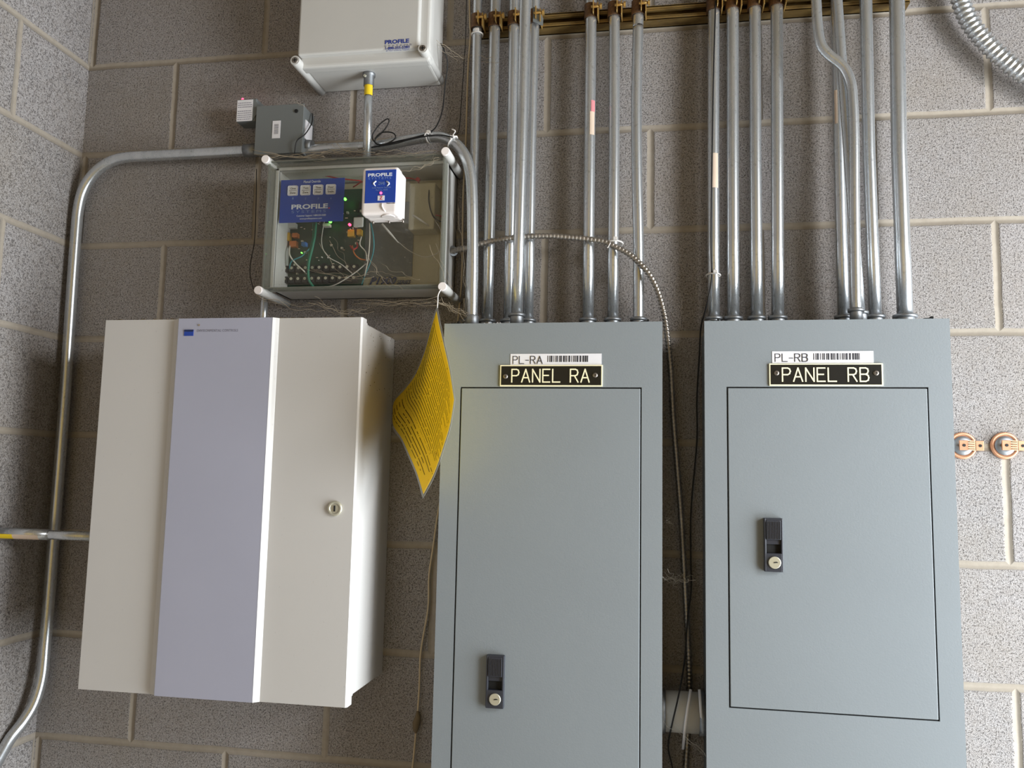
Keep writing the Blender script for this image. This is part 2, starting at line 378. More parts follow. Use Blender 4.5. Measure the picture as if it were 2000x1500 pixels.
# ---------------------------------------------------------------- stroke lettering of the engraved plates
STR = {
 'P': ([[(0, 0), (0, 1), (.42, 1), (.58, .93), (.64, .76), (.58, .58), (.42, .5), (0, .5)]], .64),
 'A': ([[(0, 0), (.36, 1), (.72, 0)], [(.13, .34), (.59, .34)]], .72),
 'N': ([[(0, 0), (0, 1), (.66, 0), (.66, 1)]], .66),
 'E': ([[(.62, 1), (0, 1), (0, 0), (.62, 0)], [(0, .52), (.5, .52)]], .62),
 'L': ([[(0, 1), (0, 0), (.64, 0)]], .64),
 'R': ([[(0, 0), (0, 1), (.44, 1), (.6, .93), (.66, .76), (.6, .58), (.44, .5), (0, .5)], [(.36, .5), (.68, 0)]], .68),
 'B': ([[(0, 0), (0, 1), (.44, 1), (.6, .93), (.64, .77), (.58, .6), (.44, .53), (0, .53)], [(.44, .53), (.62, .44), (.68, .27), (.62, .08), (.44, 0), (0, 0)]], .68),
 '-': ([[(0, .45), (.42, .45)]], .42), ' ': ([], .42)}
def strokes(s, x0, x1, z0, z1, Y, r, mat, parent, gap=.26):
    W = sum(STR[c][1] for c in s) + gap * (len(s) - 1); sx = (x1 - x0) / W; x = 0; mb = MB(); kk = 0
    for c in s:
        for pl in STR[c][0]:
            P = [(x0 + (x + p[0]) * sx, z0 + p[1] * (z1 - z0)) for p in pl]
            for (ax, az), (bx, bz) in zip(P, P[1:]):
                d = V3((bx - ax, 0, bz - az)).normalized() * r; n = V3((-d.z, 0, d.x))
                q = [V3((ax, 0, az)) - d * .8 - n, V3((bx, 0, bz)) + d * .8 - n, V3((bx, 0, bz)) + d * .8 + n, V3((ax, 0, az)) - d * .8 + n]
                kk += 1; mb.prism([(v.x, v.z) for v in q], 'y', Y, Y - 0.0004 - kk * 0.00002)
        x += STR[c][1] + gap
    return mb.build('lettering', mat, parent)

# ---------------------------------------------------------------- electrical panels
YP = -0.146
def panel(x0, x1, ztop, zbot, door, latch, name_rect, lab_rect, word, code, label, screws):
    root = empty('electrical_panel', ((x0 + x1) / 2, 0, zbot), label, 'electrical panel')
    MB().box(x0 + .004, x1 - .004, YP + .004, -0.001, zbot + .004, ztop - .003, .002).build('enclosure', M['grey'], root)
    dx0, dx1, dz0, dz1 = door; g = .0022; fr = MB(); yb = YP + .0035
    # trim: four strips round the door opening
    fr.box(x0, dx0 - g, YP, yb, zbot, ztop).box(dx1 + g, x1, YP, yb, zbot, ztop).box(dx0 - g, dx1 + g, YP, yb, dz1 + g, ztop).box(dx0 - g, dx1 + g, YP, yb, zbot, dz0 - g)
    fr.box(x0 + .0003, x0 + .002, yb - .001, YP + .012, zbot, ztop - .0003).box(x1 - .002, x1 - .0003, yb - .001, YP + .012, zbot, ztop - .0003).box(x0 + .001, x1 - .001, yb - .001, YP + .010, ztop - .002, ztop - .0003)
    tr = fr.build('trim', M['grey'], root)
    MB().box(dx0 - .004, dx1 + .004, yb + .0002, yb + .0003, dz0 - .004, dz1 + .004).build('gap_shadow_strip', M['void'], root, 'dark gasket round the door')  # black sheet behind the door seam, painted in place of its shade
    for cx in (x0 + .018, x1 - .03):
        MB().box(cx - .007, cx + .007, YP + .004, YP + .03, ztop - .003, ztop + .0022).box(cx + .004, cx + .007, YP + .004, YP + .03, ztop, ztop + .005).build('hanger_tab', M['void'], root, 'dark slot tab on the top edge')
    dr = MB().box(dx0, dx1, YP - .0006, YP + .0028, dz0, dz1, .0009, 2).build('door', M['grey'], root)
    # latch
    lx0, lx1, lz0, lz1 = latch; h = lz1 - lz0; wv = lx1 - lx0; yl = YP - .0006; yf = yl - .009
    la = MB(); rim_ = .0035
    la.box(lx0, lx0 + rim_, yf, yl, lz0, lz1, .0012).box(lx1 - rim_, lx1, yf, yl, lz0, lz1, .0012)
    la.box(lx0 + .002, lx1 - .002, yf, yl, lz0, lz0 + h * .345, .001).box(lx0 + .002, lx1 - .002, yf + .0002, yl, lz1 - .004, lz1, .001)
    la.box(lx0 + .002, lx1 - .002, yl - .0012, yl, lz0, lz1)
    lt = la.build('latch', M['black'], dr)
    pd = MB().box(lx0 + rim_, lx1 - rim_, yf - .0006, yl - .003, lz1 - h * .405, lz1 - .003, .0008)
    for i in range(9):
        xx = lx0 + rim_ + (wv - 2 * rim_) * (i + .5) / 9; pd.box(xx - .0006, xx + .0006, yf - .0013, yf, lz1 - h * .39, lz1 - .006)
    pd.box(lx0 + rim_, lx1 - rim_, yf + .003, yl - .002, lz1 - h * .49, lz1 - h * .405, .0004)
    pd.build('latch_paddle', M['black'], lt) if False else pd.build('latch_paddle', M['black'], dr)
    MB().box(lx0 + rim_, lx1 - rim_, yl - .0022, yl - .0011, lz0 + h * .35, lz1 - h * .49).build('latch_pocket', M['void'], dr, 'black open finger pocket of the latch')
    cx, cz = (lx0 + lx1) / 2 + .001, lz0 + h * .175
    MB().lathe_y((cx, yf, cz), [(.0098, 0), (.0098, -.0016), (.0090, -.0022)], 32).build('lock_cylinder', M['nickel'], dr, 'pale nickel key lock')
    MB().prism([(cx - .002, cz - .0008), (cx + .006, cz), (cx + .003, cz + .0016), (cx - .001, cz + .001)], 'y', yf - .0022, yf - .0027).build('keyhole', M['void'], dr)
    # engraved name plate
    a0, a1, b0, b1 = name_rect
    pb = MB().box(a0, a1, YP - .0025, YP - .0001, b0, b1, .0004).build('name_plate', M['ivory'], root, 'black plate with ivory rim and engraved name')
    MB().box(a0 + .0022, a1 - .0022, YP - .0027, YP - .0024, b0 + .0022, b1 - .0022).build('plate_face', M['plate'], pb)
    hh = b1 - b0; ww = a1 - a0
    strokes(word, a0 + ww * .118, a0 + ww * (.875 if 'B' in word else .872), b0 + hh * .20, b0 + hh * .79, YP - .0027, .00110, M['ivory'], pb)
    for sx, szz in screws:
        s_ = MB().lathe_y((a0 + ww * sx, YP - .0026, b0 + hh * szz), [(.0044, 0), (.0042, -.0014), (.0025, -.0022)], 20).build('plate_screw', M['screw'], pb)
        MB().box(a0 + ww * sx - .0017, a0 + ww * sx + .0017, YP - .0050, YP - .0046, b0 + hh * szz - .0004, b0 + hh * szz + .0004).box(a0 + ww * sx - .0004, a0 + ww * sx + .0004, YP - .0050, YP - .0046, b0 + hh * szz - .0017, b0 + hh * szz + .0017).build('screw_recess', M['void'], pb)
    # barcode sticker
    a0, a1, b0, b1 = lab_rect; ww = a1 - a0; hh = b1 - b0
    sb = MB().box(a0, a1, YP - .0006, YP - .0001, b0, b1).build('barcode_sticker', M['label'], root, 'white sticker with circuit code and bar code')
    strokes(code, a0 + ww * .03, a0 + ww * .355, b0 + hh * .13, b0 + hh * .78, YP - .0006, .0006, M['ink'], sb)
    bc = MB(); x = a0 + ww * .412; rr = random.Random(3)
    while x < a0 + ww * .86:
        bw = rr.choice((.0010, .0012, .0020, .0028)); bc.box(x, x + bw, YP - .0009, YP - .0006, b0 + hh * .27, b0 + hh * .82); x += bw + rr.choice((.0009, .0011, .0022))
    bc.build('barcode', M['ink'], sb)
    return root
def zt(y0, x): return at(x, y0, YP).z
pRA = panel(.6535, 1.0375, -.612, -1.62, (.6885, 1.0005, -1.56, -.728), (at(951, 1330, YP).x, at(986, 1330, YP).x, at(966, 1384, YP - .009).z, at(966, 1280, YP - .009).z),
      pxr(977, 713, 1177, 755, YP), pxr(997, 691, 1175, 713, YP), 'PANEL RA', 'PL-RA',
      'grey breaker panel with black engraved plate reading PANEL RA and one low latch', [(.055, .46), (.93, .52)])
pRB = panel(1.1075, 1.4955, -.612, -1.58, (1.1455, 1.4575, -1.2415, -.7265), (at(1491, 1060, YP).x, at(1528, 1060, YP).x, at(1508, 1117, YP - .009).z, at(1508, 1012, YP - .009).z),
      pxr(1502, 710, 1724, 754, YP), pxr(1508, 686, 1706, 709, YP), 'PANEL RB', 'PL-RB',
      'grey breaker panel with black engraved plate reading PANEL RB and latch at mid door', [(.065, .57), (.94, .57)])

# ---------------------------------------------------------------- white control cabinet
cab = empty('control_cabinet', (.27, 0, -1.27), 'large cream steel control cabinet with lavender centre stripe, left of the panels', 'cabinet')
CX0, CX1, CZ0, CZ1 = .020, .5195, -1.270, -.609
yf = -.200
MB().box(CX0 + .006, CX1 - .004, -.176, -.001, CZ0 + .012, CZ1 - .006, .002).build('body', M['cream'], cab)
ml = at(351, 700, -.206).x - .004; m0 = at(350, 640, -.206).x; m1 = at(538, 640, -.206).x
prof = [(CX0, -.178), (CX0, yf + .002), (CX0 + .002, yf), (m0 - .014, yf), (m0 - .006, yf - .0022), (m0, yf - .009),
        (m0, yf + .004), (m1, yf + .004), (m1, yf - .004), (m1 + .004, yf), (CX1 - .003, yf), (CX1, yf + .003), (CX1, -.178)]
dr = MB().prism(prof, 'z', CZ0, CZ1).build('door', M['cream'], cab)
MB().prism([(m0, yf - .002), (m0, yf - .009), (m0 + .001, yf - .010), (m1 - .004, yf - .010), (m1, yf - .006), (m1, yf - .002)], 'z', CZ0 + .0005, CZ1 - .0005).build('accent_panel', M['lav'], dr, 'raised lavender grey stripe')
MB().prism([(m1 - .004, yf - .0102), (m1, yf - .0062), (m1 + .0035, yf - .0002), (m1, yf)], 'z', CZ0 + .0004, CZ1 - .0004).build('stripe_edge', M['cream'], dr, 'bright bevel on the right edge of the stripe')
MB().box(CX1 - .008, CX1 - .0015, -.178, -.168, CZ0 + .012, CZ1 - .005, .001).build('side_flange', M['cream'], cab)
lk = at(655, 993, yf)
lo = MB().lathe_y((lk.x, yf, lk.z), [(.0130, 0), (.0130, -.003), (.0115, -.0045), (.0085, -.0045), (.0085, -.0035), (.0080, -.0035)], 32).build('lock', M['nickel'], dr, 'round nickel key lock')
MB().box(lk.x - .0012, lk.x + .0012, yf - .0052, yf - .0035, lk.z - .005, lk.z + .005).build('keyhole', M['void'], dr)
r_ = pxr(360, 644, 378, 656, yf - .010)
bd = MB().box(*r_[:2], yf - .0108, yf - .0099, *r_[2:]).build('maker_badge', M['blue'], dr, 'small blue square badge with dark upper band')
bz = at(369, 648, yf - .010).z
MB().box(r_[0], r_[1], yf - .0112, yf - .0107, bz, r_[3]).build('badge_band', M['navy'], dr)
q = pxr(385, 643, 465, 648, yf - .010)
txt('ENVIRONMENTAL CONTROLS', *q, yf - .0100, M['faint'], dr, spacing=1.15)
MB().cyl(at(389, 635, yf - .010), at(389, 635, yf - .0106), .0018, 10).build('dirt_spot', M['dust'], dr)
# dirt specks and dusty rim on top of the cabinet
dm = MB(); rr = random.Random(5)
for i in range(46):
    t = rr.random() ** 2; zz = CZ1 - .004 - t * .12; yy = -.165 + rr.random() * .15; s = .0004 + rr.random() * .0008
    dm.sweep([(CX1 - .0041, yy, zz), (CX1 - .0035, yy, zz)], s, 7)
for i in range(90):
    xx = CX0 + .02 + rr.random() * (CX1 - CX0 - .03); s = .0008 + rr.random() * .0022
    dm.box(xx - s, xx + s, yf + .004, yf + .012, CZ1 - .0005, CZ1 + s * .9)
tag(dm.build('dirt_specks', M['dust'], None), 'brown dirt specks and dust on the cabinet top and right side', 'dirt', kind='stuff')

# ---------------------------------------------------------------- wall mounted plastic enclosures
def post(root, x, z, ya, yb, r, mat, cap, name='corner_post', slot=0.6):
    p = MB().lathe_y((x, 0, z), [(r * .92, ya), (r * .92, ya * .4 + yb * .6), (r, ya * .25 + yb * .75), (r, yb + .001), (r * .93, yb)], 28).build(name, mat, root)
    if cap == 'screw':
        MB().lathe_y((x, yb + .0006, z), [(r * .62, 0), (r * .62, -.001), (r * .55, -.0014)], 24).build('cover_screw', M['screw'], p)
        MB().box(x - r * .4, x + r * .4, yb - .0012, yb - .0008, z - .0008, z + .0008).box(x - .0008, x + .0008, yb - .0012, yb - .0008, z - r * .4, z + r * .4).build('screw_recess', M['void'], p)
    else:
        MB().lathe_y((x, yb, z), [(r * .97, 0), (r * .97, -.005), (r * .86, -.0062)], 28).build('post_cap', M['white'], p, 'round white cap')
    return p
tb = empty('wall_enclosure', (.463, 0, -.085), 'light grey plastic enclosure with blue print, at the top of the wall', 'box')
TX0, TX1, TZ0, TZ1 = .341, .600, -.092, .26
MB().box(TX0 + .002, TX1 - .004, -.092, -.001, TZ0, TZ1, .006, 3).build('body', M['pvc'], tb)
MB().box(TX0 - .004, TX1 + .001, -.116, -.090, TZ0 - .004, TZ1 + .004, .006, 3).build('lid_rim', M['pvc'], tb)
MB().box(TX0 - .003 + .0, TX1 - .018, -.128, -.113, TZ0 + .016, TZ1 - .014, .004, 3).build('lid_face', M['pvc'], tb)
for x, z in ((.3365, -.0885), (.592, -.0815), (.3365, TZ1 - .004), (.592, TZ1 - .004)):
    post(tb, x, z, -.001, -.134, .0098, M['pvc'], 'screw')
yy = -.1282
txt('PROFILE', *pxr(752, 77, 799, 85, yy), yy, M['bprint'], tb, bold=.03, label='bold blue maker name')
txt('SYSTEMS', *pxr(751, 87, 804, 90, yy), yy, M['faint'], tb, spacing=1.3)
txt('1-800-255-5283', *pxr(753, 90.5, 800, 96, yy), yy, M['bprint'], tb, bold=.02)
txt('24 Hour Customer Support', *pxr(754, 96.5, 799, 100, yy), yy, M['bprint'], tb)

# clear covered controller
cb = empty('controller_enclosure', (.463, 0, -.54), 'clear lidded controller enclosure full of green circuitry and wires', 'controller')
EX0, EX1, EZ0, EZ1 = .291, .634, -.532, -.288
bs = MB(); t = .004
bs.box(EX0, EX0 + t, -.088, -.001, EZ0, EZ1).box(EX1 - t, EX1, -.088, -.001, EZ0, EZ1).box(EX0, EX1, -.088, -.001, EZ0, EZ0 + t).box(EX0, EX1, -.088, -.001, EZ1 - t, EZ1).box(EX0, EX1, -.006, -.001, EZ0, EZ1)
bs.box(EX0 - .003, EX1 + .003, -.092, -.086, EZ0 - .003, EZ0 + .004).box(EX0 - .003, EX1 + .003, -.092, -.086, EZ1 - .004, EZ1 + .003)
bs.box(EX0 - .003, EX0 + .004, -.092, -.086, EZ0, EZ1).box(EX1 - .004, EX1 + .003, -.092, -.086, EZ0, EZ1)
bs.build('base', M['pvc'], cb)
MB().box(EX0 + .02, EX1 - .008, -.014, -.010, EZ0 + .008, EZ1 - .008).build('back_plate', M['platecream'], cb)
cv = MB(); e0, e1, g0, g1 = EX0 - .004, EX1 + .004, EZ0 - .004, EZ1 + .004
cv.box(e0 + .006, e1 - .006, -.1215, -.1195, g0 + .006, g1 - .006)
lid = cv.build('clear_lid', M['clear'], cb, 'transparent dusty lid')
rm = MB()
for y0, y1, o in ((-.122, -.117, 0.0), (-.096, -.092, -.003)):
    rm.box(e0 - o, e1 + o, y0, y1, g0 - o, g0 + .0028).box(e0 - o, e1 + o, y0, y1, g1 - .0028, g1 + o).box(e0 - o, e0 + .0028, y0, y1, g0, g1).box(e1 - .0028, e1 + o, y0, y1, g0, g1)
rm.box(e0, e0 + .002, -.119, -.093, g0, g1).box(e1 - .002, e1, -.119, -.093, g0, g1).box(e0, e1, -.119, -.093, g0, g0 + .002).box(e0, e1, -.119, -.093, g1 - .002, g1)
rm.build('lid_rim', M['rim'], lid)
for x, z in ((.284, -.283), (.641, -.284), (.643, -.540), (.284, -.5405)):
    pz = post(cb, x, z, -.001, -.124, .0085, M['pvc'], 'cap')
# knobs of the cover straps at the back corners
# circuit board
YB = -.028
bx0, bx1, bz0, bz1 = pxr(553, 330, 706, 562, YB)
pcb = MB().box(at(553, 480, YB).x, at(712, 480, YB).x, YB, YB + .002, at(620, 561, YB).z, at(620, 372, YB).z).build('circuit_board', M['pcb'], cb, 'green circuit board')
rr = random.Random(11)
X0, X1 = at(557, 480, YB).x, at(708, 480, YB).x; Z0, Z1 = at(620, 556, YB).z, at(620, 376, YB).z
def comp(n, name, mat, w0, w1, h0, h1, d0, d1, zr=(0, 1), par=pcb):
    for i in range(n):
        w_ = rr.uniform(w0, w1); h_ = rr.uniform(h0, h1); x = rr.uniform(X0, X1 - w_); z = rr.uniform(Z0 + (Z1 - Z0) * zr[0], Z0 + (Z1 - Z0) * zr[1] - h_)
        MB().box(x, x + w_, YB - rr.uniform(d0, d1), YB, z, z + h_, .0004).build(name, mat, par)
comp(14, 'chip', M['chip'], .006, .018, .005, .014, .003, .006, (.15, 1))
comp(22, 'resistor', M['tan'], .003, .006, .0012, .002, .001, .002, (.15, .8)); comp(16, 'connector_pin', M['wwhite'], .001, .003, .001, .003, .002, .006, (.05, .8))
comp(16, 'capacitor', M['nickel'], .003, .005, .003, .005, .004, .008, (.1, .8))
for row, zz in enumerate((Z0 + .002, Z0 + .024)):
    for i in range(11):
        x = X0 + .002 + i * (X1 - X0 - .004) / 11
        tbk = MB().box(x, x + .0115, YB - .013, YB, zz, zz + .013, .0006).build('terminal_block', M['chip'], pcb)
        MB().lathe_y((x + .0057, YB - .013, zz + .008), [(.003, 0), (.003, -.0008)], 12).build('terminal_screw', M['nickel'], pcb)
for px, py, w_, h_, m, nm in ((563, 463, .008, .017, 'amber', 'relay'), (577, 460, .011, .009, 'orange', 'relay'), (573, 477, .015, .012, 'orange', 'relay'), (594, 477, .009, .008, 'tblue', 'trimmer'),
                          (686, 456, .013, .014, 'amber', 'relay'), (702, 454, .009, .012, 'amber', 'relay'), (570, 441, .018, .010, 'pvc', 'component_label'), (638, 440, .014, .006, 'wwhite', 'component_label')):
    p = at(px, py, YB - .008); MB().box(p.x - w_ / 2, p.x + w_ / 2, YB - .012, YB, p.z - h_ / 2, p.z + h_ / 2, .0006).build(nm, M[m], pcb)
p = at(700, 434, -.075); rs = MB().box(p.x - .010, p.x + .010, -.077, -.072, p.z - .010, p.z + .010, .002).build('reset_button_tile', M['pvc'], cb, 'small light grey tile')
for px, py, m in ((682, 438, 'red_led'), (644, 432, 'green_led'), (673, 388, 'green_led'), (588, 493, 'green_led')):
    p = at(px, py, -.05); s = .0026 if py != 493 else .0012
    MB().lathe_y((p.x, -.045, p.z), [(s, 0), (s, -.004), (s * .5, -.0052)], 14).build('indicator_light', M[m], pcb, ('red' if m[0] == 'r' else 'green') + ' glowing indicator')
for px, py in ((545, 390), (538, 549)):
    p = at(px, py, -.02)
p = at(534, 548, -.07); MB().cyl((p.x, -.060, p.z), (p.x, -.072, p.z), .003, 12).build('standoff', M['brass'], cb)
# panels behind the circuit
p = at(835, 400, YB); MB().box(p.x - .03, p.x + .022, -.055, -.014, at(835, 455, -.03).z, at(835, 365, -.03).z, .003).build('power_supply', M['platecream'], cb, 'cream box shaped power supply')
p = at(768, 490, YB); MB().box(at(712, 490, -.016).x, at(806, 490, -.016).x, -.016, -.0135, at(768, 540, -.016).z, at(768, 395, -.016).z).build('label_plate', M['boxgrey'], cb, 'dark grey plate beside the board')
ya = -.0142
txt('P1900', *pxr(722, 541, 775, 556, -.016), -.0165, M['navy'], cb, bold=.04, shear=.35, label='bold slanted navy series number')
txt('SERIES', *pxr(775, 547, 803, 555, -.016), -.0165, M['navy'], cb, bold=.02, shear=.35)
# keypad card behind the lid
YK = -.088
k0, k1, kz0, kz1 = pxr(547.5, 350, 672, 434, YK)
kc = MB().box(k0, k1, YK - .0015, YK, kz0, kz1, .0006).build('keypad_card', M['blue'], cb, 'blue keypad card')
for i, (a, b) in enumerate((('One', 'Zone'), ('Two', 'Zone'), ('Three', 'Hour'), ('Four', 'Enable'))):
    bx = 563.5 + i * 24.7; c0, c1, c2, c3 = pxr(bx, 363.5 - i * .9, bx + 19, 383 - i * .9, YK)
    bt = MB().box(c0, c1, YK - .0026, YK - .001, c2, c3, .0024, 3).build('keypad_button', M['label'], kc)
    hh = c3 - c2; ww = c1 - c0
    txt(a, c0 + ww * .25, c1 - ww * .2, c2 + hh * .62, c2 + hh * .82, YK - .0026, M['ink'], kc)
    txt(b, c0 + ww * .22, c1 - ww * .2, c2 + hh * .18, c2 + hh * .38, YK - .0026, M['ink'], kc)
    MB().box(c0 + ww * .12, c1 - ww * .12, YK - .0029, YK - .0026, c2 + hh * .49, c2 + hh * .52).build('button_line', M['ink'], kc)
    txt(str(i + 1), *pxr(bx + 8, 386, bx + 10.5, 390, YK), YK - .0016, M['skyt'], kc)
txt('Manual Override', *pxr(594, 352.5, 627, 357.5, YK), YK - .0016, M['pale'], kc)
txt('PROFILE', *pxr(570, 399, 641, 408.5, YK), YK - .0016, M['pale'], kc, bold=.03, label='bold white maker name')
MB().box(*pxr(642, 406, 645, 408, YK)[:2], YK - .002, YK - .0015, *pxr(642, 406, 645, 408, YK)[2:]).build('logo_dot', M['redt'], kc)
txt('SYSTEMS', *pxr(570, 411, 637, 416, YK), YK - .0016, M['skyt'], kc, spacing=1.35)
txt('Customer Support: 1-800-255-5283', *pxr(580, 419.5, 637, 424, YK), YK - .0016, M['pale'], kc)
txt('www.profilesystems.com', *pxr(586, 425.5, 629, 429.5, YK), YK - .0016, M['pale'], kc)
def pxpath(pts): return smooth([at(x, y, Y) for x, y, Y in pts], 6)
def wire(name, mat, pts, r, parent=None, label=None, cat=None, n=8, group=None):
    o = MB().sweep(pxpath(pts), r, n).build(name, M[mat], parent, label)
    if cat: tag(o, label, cat, group)
    return o
for nm, m, pts, r in (
    ('green_wire', 'wgreen', [(617, 435, -.05), (615, 460, -.055), (610, 485, -.055), (603, 515, -.05), (603, 545, -.045), (612, 560, -.04)], .0026),
    ('green_wire', 'wgreen', [(612, 436, -.05), (611, 465, -.05), (605, 490, -.05), (600, 520, -.045)], .0018),
    ('white_wire', 'wwhite', [(566, 480, -.04), (566, 498, -.05), (578, 515, -.05), (592, 528, -.05), (598, 535, -.04)], .0014),
    ('teal_wire', 'teal', [(605, 485, -.04), (590, 500, -.05), (570, 510, -.05), (565, 525, -.04)], .0013),
    ('teal_wire', 'teal', [(724, 436, -.05), (729, 460, -.055), (730, 485, -.055), (724, 510, -.05), (714, 535, -.05), (706, 556, -.04)], .0014),
    ('white_wire', 'wwhite', [(722, 436, -.05), (722, 470, -.055), (719, 505, -.055), (712, 540, -.05)], .0012),
    ('grey_wire', 'tie', [(715, 515, -.05), (690, 535, -.05), (655, 556, -.05), (628, 562, -.04)], .0012),
    ('white_wire', 'wwhite', [(706, 462, -.045), (703, 478, -.05), (714, 492, -.05), (716, 510, -.05)], .0012),
    ('orange_wire', 'orange', [(688, 480, -.04), (692, 495, -.05), (702, 505, -.05), (714, 508, -.05)], .0013),
    ('red_wire', 'wred', [(585, 347, -.04), (605, 341, -.05), (632, 343, -.05), (665, 349, -.05), (705, 353, -.05)], .0013),
    ('red_wire', 'wred', [(690, 365, -.03), (720, 352, -.05), (810, 350, -.05), (822, 390, -.05), (838, 415, -.05), (870, 424, -.04)], .0013),
    ('red_wire', 'wred', [(684, 480, -.04), (690, 487, -.05), (698, 482, -.045), (697, 474, -.04)], .0016),
    ('black_wire', 'rubber', [(839, 358, -.05), (838, 395, -.06), (848, 425, -.06), (870, 436, -.05)], .0013),
    ('grey_wire', 'tie', [(640, 400, -.03), (628, 470, -.04), (640, 500, -.05), (666, 516, -.05), (690, 536, -.045)], .0009),
    ('clear_tie_tail', 'tie', [(850, 430, -.05), (862, 455, -.06), (858, 490, -.05), (830, 502, -.04), (800, 490, -.04), (775, 470, -.05)], .0007)):
    MB().sweep(pxpath(pts), r, 8).build(nm, M[m], cb)
tt = MB()
for a, b in (((746, 437), (778, 474)), ((806, 420), (838, 441))):
    A = at(*a, -.07); B = at(*b, -.06); tt.sweep([A, A.lerp(B, .5), B], [.0022, .0024, .001], 6)
tt.build('tie_tail', M['tie'], cb, 'pale translucent cable tie tails')
p = at(816, 350, -.06); MB().lathe_y((p.x, -.055, p.z), [(.004, 0), (.004, -.006)], 12).build('red_knob', M['wred'], cb)

# white module fixed to the front of the clear lid
d0, d1, dz0, dz1 = pxr(706, 325, 777, 420, -.176)
wm = empty('wireless_module', ((d0 + d1) / 2, -.1225, dz0), 'cube shaped white plastic module with blue face on the clear lid', 'control module')
cx0, cx1 = d0, d1; czc0, czc1 = at(742, 419, -.176).z, at(742, 326, -.176).z
MB().box(cx0, cx1, -.176, -.150, czc0, czc1, .006, 4).build('cover', M['white'], wm)
MB().box(cx0 + .001, cx1 - .001, -.151, -.1222, czc0 + .001, czc1 - .001, .006, 4).build('housing', M['white'], wm)
f0, f1, f2, f3 = pxr(713.5, 332, 775, 396, -.1762); f1 = min(f1, cx1 - .004)
fp = MB().box(f0, f1, -.1770, -.1755, f2, f3, .0003).build('face_label', M['blue'], wm, 'blue face label')
ym = -.1771
def fr(x0, y0, x1, y1): return pxr(x0, y0, x1, y1, ym)
txt('PROFILE', *fr(719, 338, 766, 344.5), ym, M['pale'], fp, bold=.03, label='bold white maker name')
txt('SYSTEMS', *fr(719, 346, 764, 350), ym, M['skyt'], fp, spacing=1.35)
txt('ZW40', *fr(739, 355, 751, 361), ym, M['skyt'], fp)
txt('Inside Repeater Only 900', *fr(727, 365, 763, 368.2), ym, M['skyt'], fp)
txt('Part no. 0250', *fr(734, 369.5, 757, 372), ym, M['skyt'], fp)
for xs, s in ((729.5, 1), (760, -1)):
    c = at(xs, 358.5, ym); k_ = MB()
    P = [c + V3((s * .005, 0, .0045)), c + V3((s * .0005, 0, .0012)), c + V3((0, 0, -.0005)), c + V3((s * .004, 0, -.005))]
    k_.sweep(P, [.0013, .0016, .0016, .0005], 8); k_.build('arrow_mark', M['pale'], fp)
c = at(744, 377, ym); MB().lathe_y((c.x, ym, c.z), [(.0024, 0), (.0022, -.0012)], 14).build('indicator_light', M['red_led'], wm, 'red glowing indicator')
g = fr(737.5, 382, 751, 391.5)
gt = MB().box(g[0], g[1], ym - .0004, ym + .0003, g[2], g[3], .0003).build('logo_tile', M['label'], fp, 'small white tile with red Z')
txt('Z', *fr(741.5, 383.5, 747.5, 390), ym - .0004, M['redt'], fp, bold=.02)
txt('Made in USA', *fr(755, 395.5, 772, 397.5), -.1762, M['ink'], wm)
c = at(758, 420, -.165)
MB().sweep([at(746, 397, -.1765), at(746, 403, -.1775), at(749, 409, -.177), at(754, 414, -.1745)], .0014, 8).build('moulded_seam', M['white'], wm)
k_ = MB(); ctr = V3((c.x, -.163, czc0 + .0005)); k_.cyl(ctr, ctr - V3((0, 0, .0018)), .0125, 28, .0120); k_.build('knockout', M['white'], wm, 'round knockout on the underside')
for px in (729, 760, 787):
    p = at(px, 433, -.135); MB().cyl((p.x, -.135, czc0 + .004), (p.x, -.135, czc0 - .004), .0022, 10).build('bottom_screw', M['screw'], wm)

# ---------------------------------------------------------------- strut and straps
sz1 = at(1060, 27, -.0285).z; sz0 = at(1060, 55, -.0285).z; zc = (sz0 + sz1) / 2
XS0 = at(930, 40, -.041).x; XS1 = at(1782, 10, -.041).x
MB_ = MB(); tk = .0028
MB_.box(XS0, XS1, -.0045, -.001, sz0, sz1).box(XS0, XS1, -.0285, -.001, sz0, sz0 + tk).box(XS0, XS1, -.0285, -.001, sz1 - tk, sz1)
MB_.box(XS0, XS1, -.0285, -.0265, sz0, sz0 + .0085, .0008).box(XS0, XS1, -.0285, -.0265, sz1 - .0085, sz1, .0008).box(XS0, XS1, -.0285, -.022, sz0 + .007, sz0 + .0095).box(XS0, XS1, -.0285, -.022, sz1 - .0095, sz1 - .007)
tag(MB_.build('strut_channel', M['strut']), 'tarnished gold strut channel running level across the wall behind the conduits', 'metal channel')

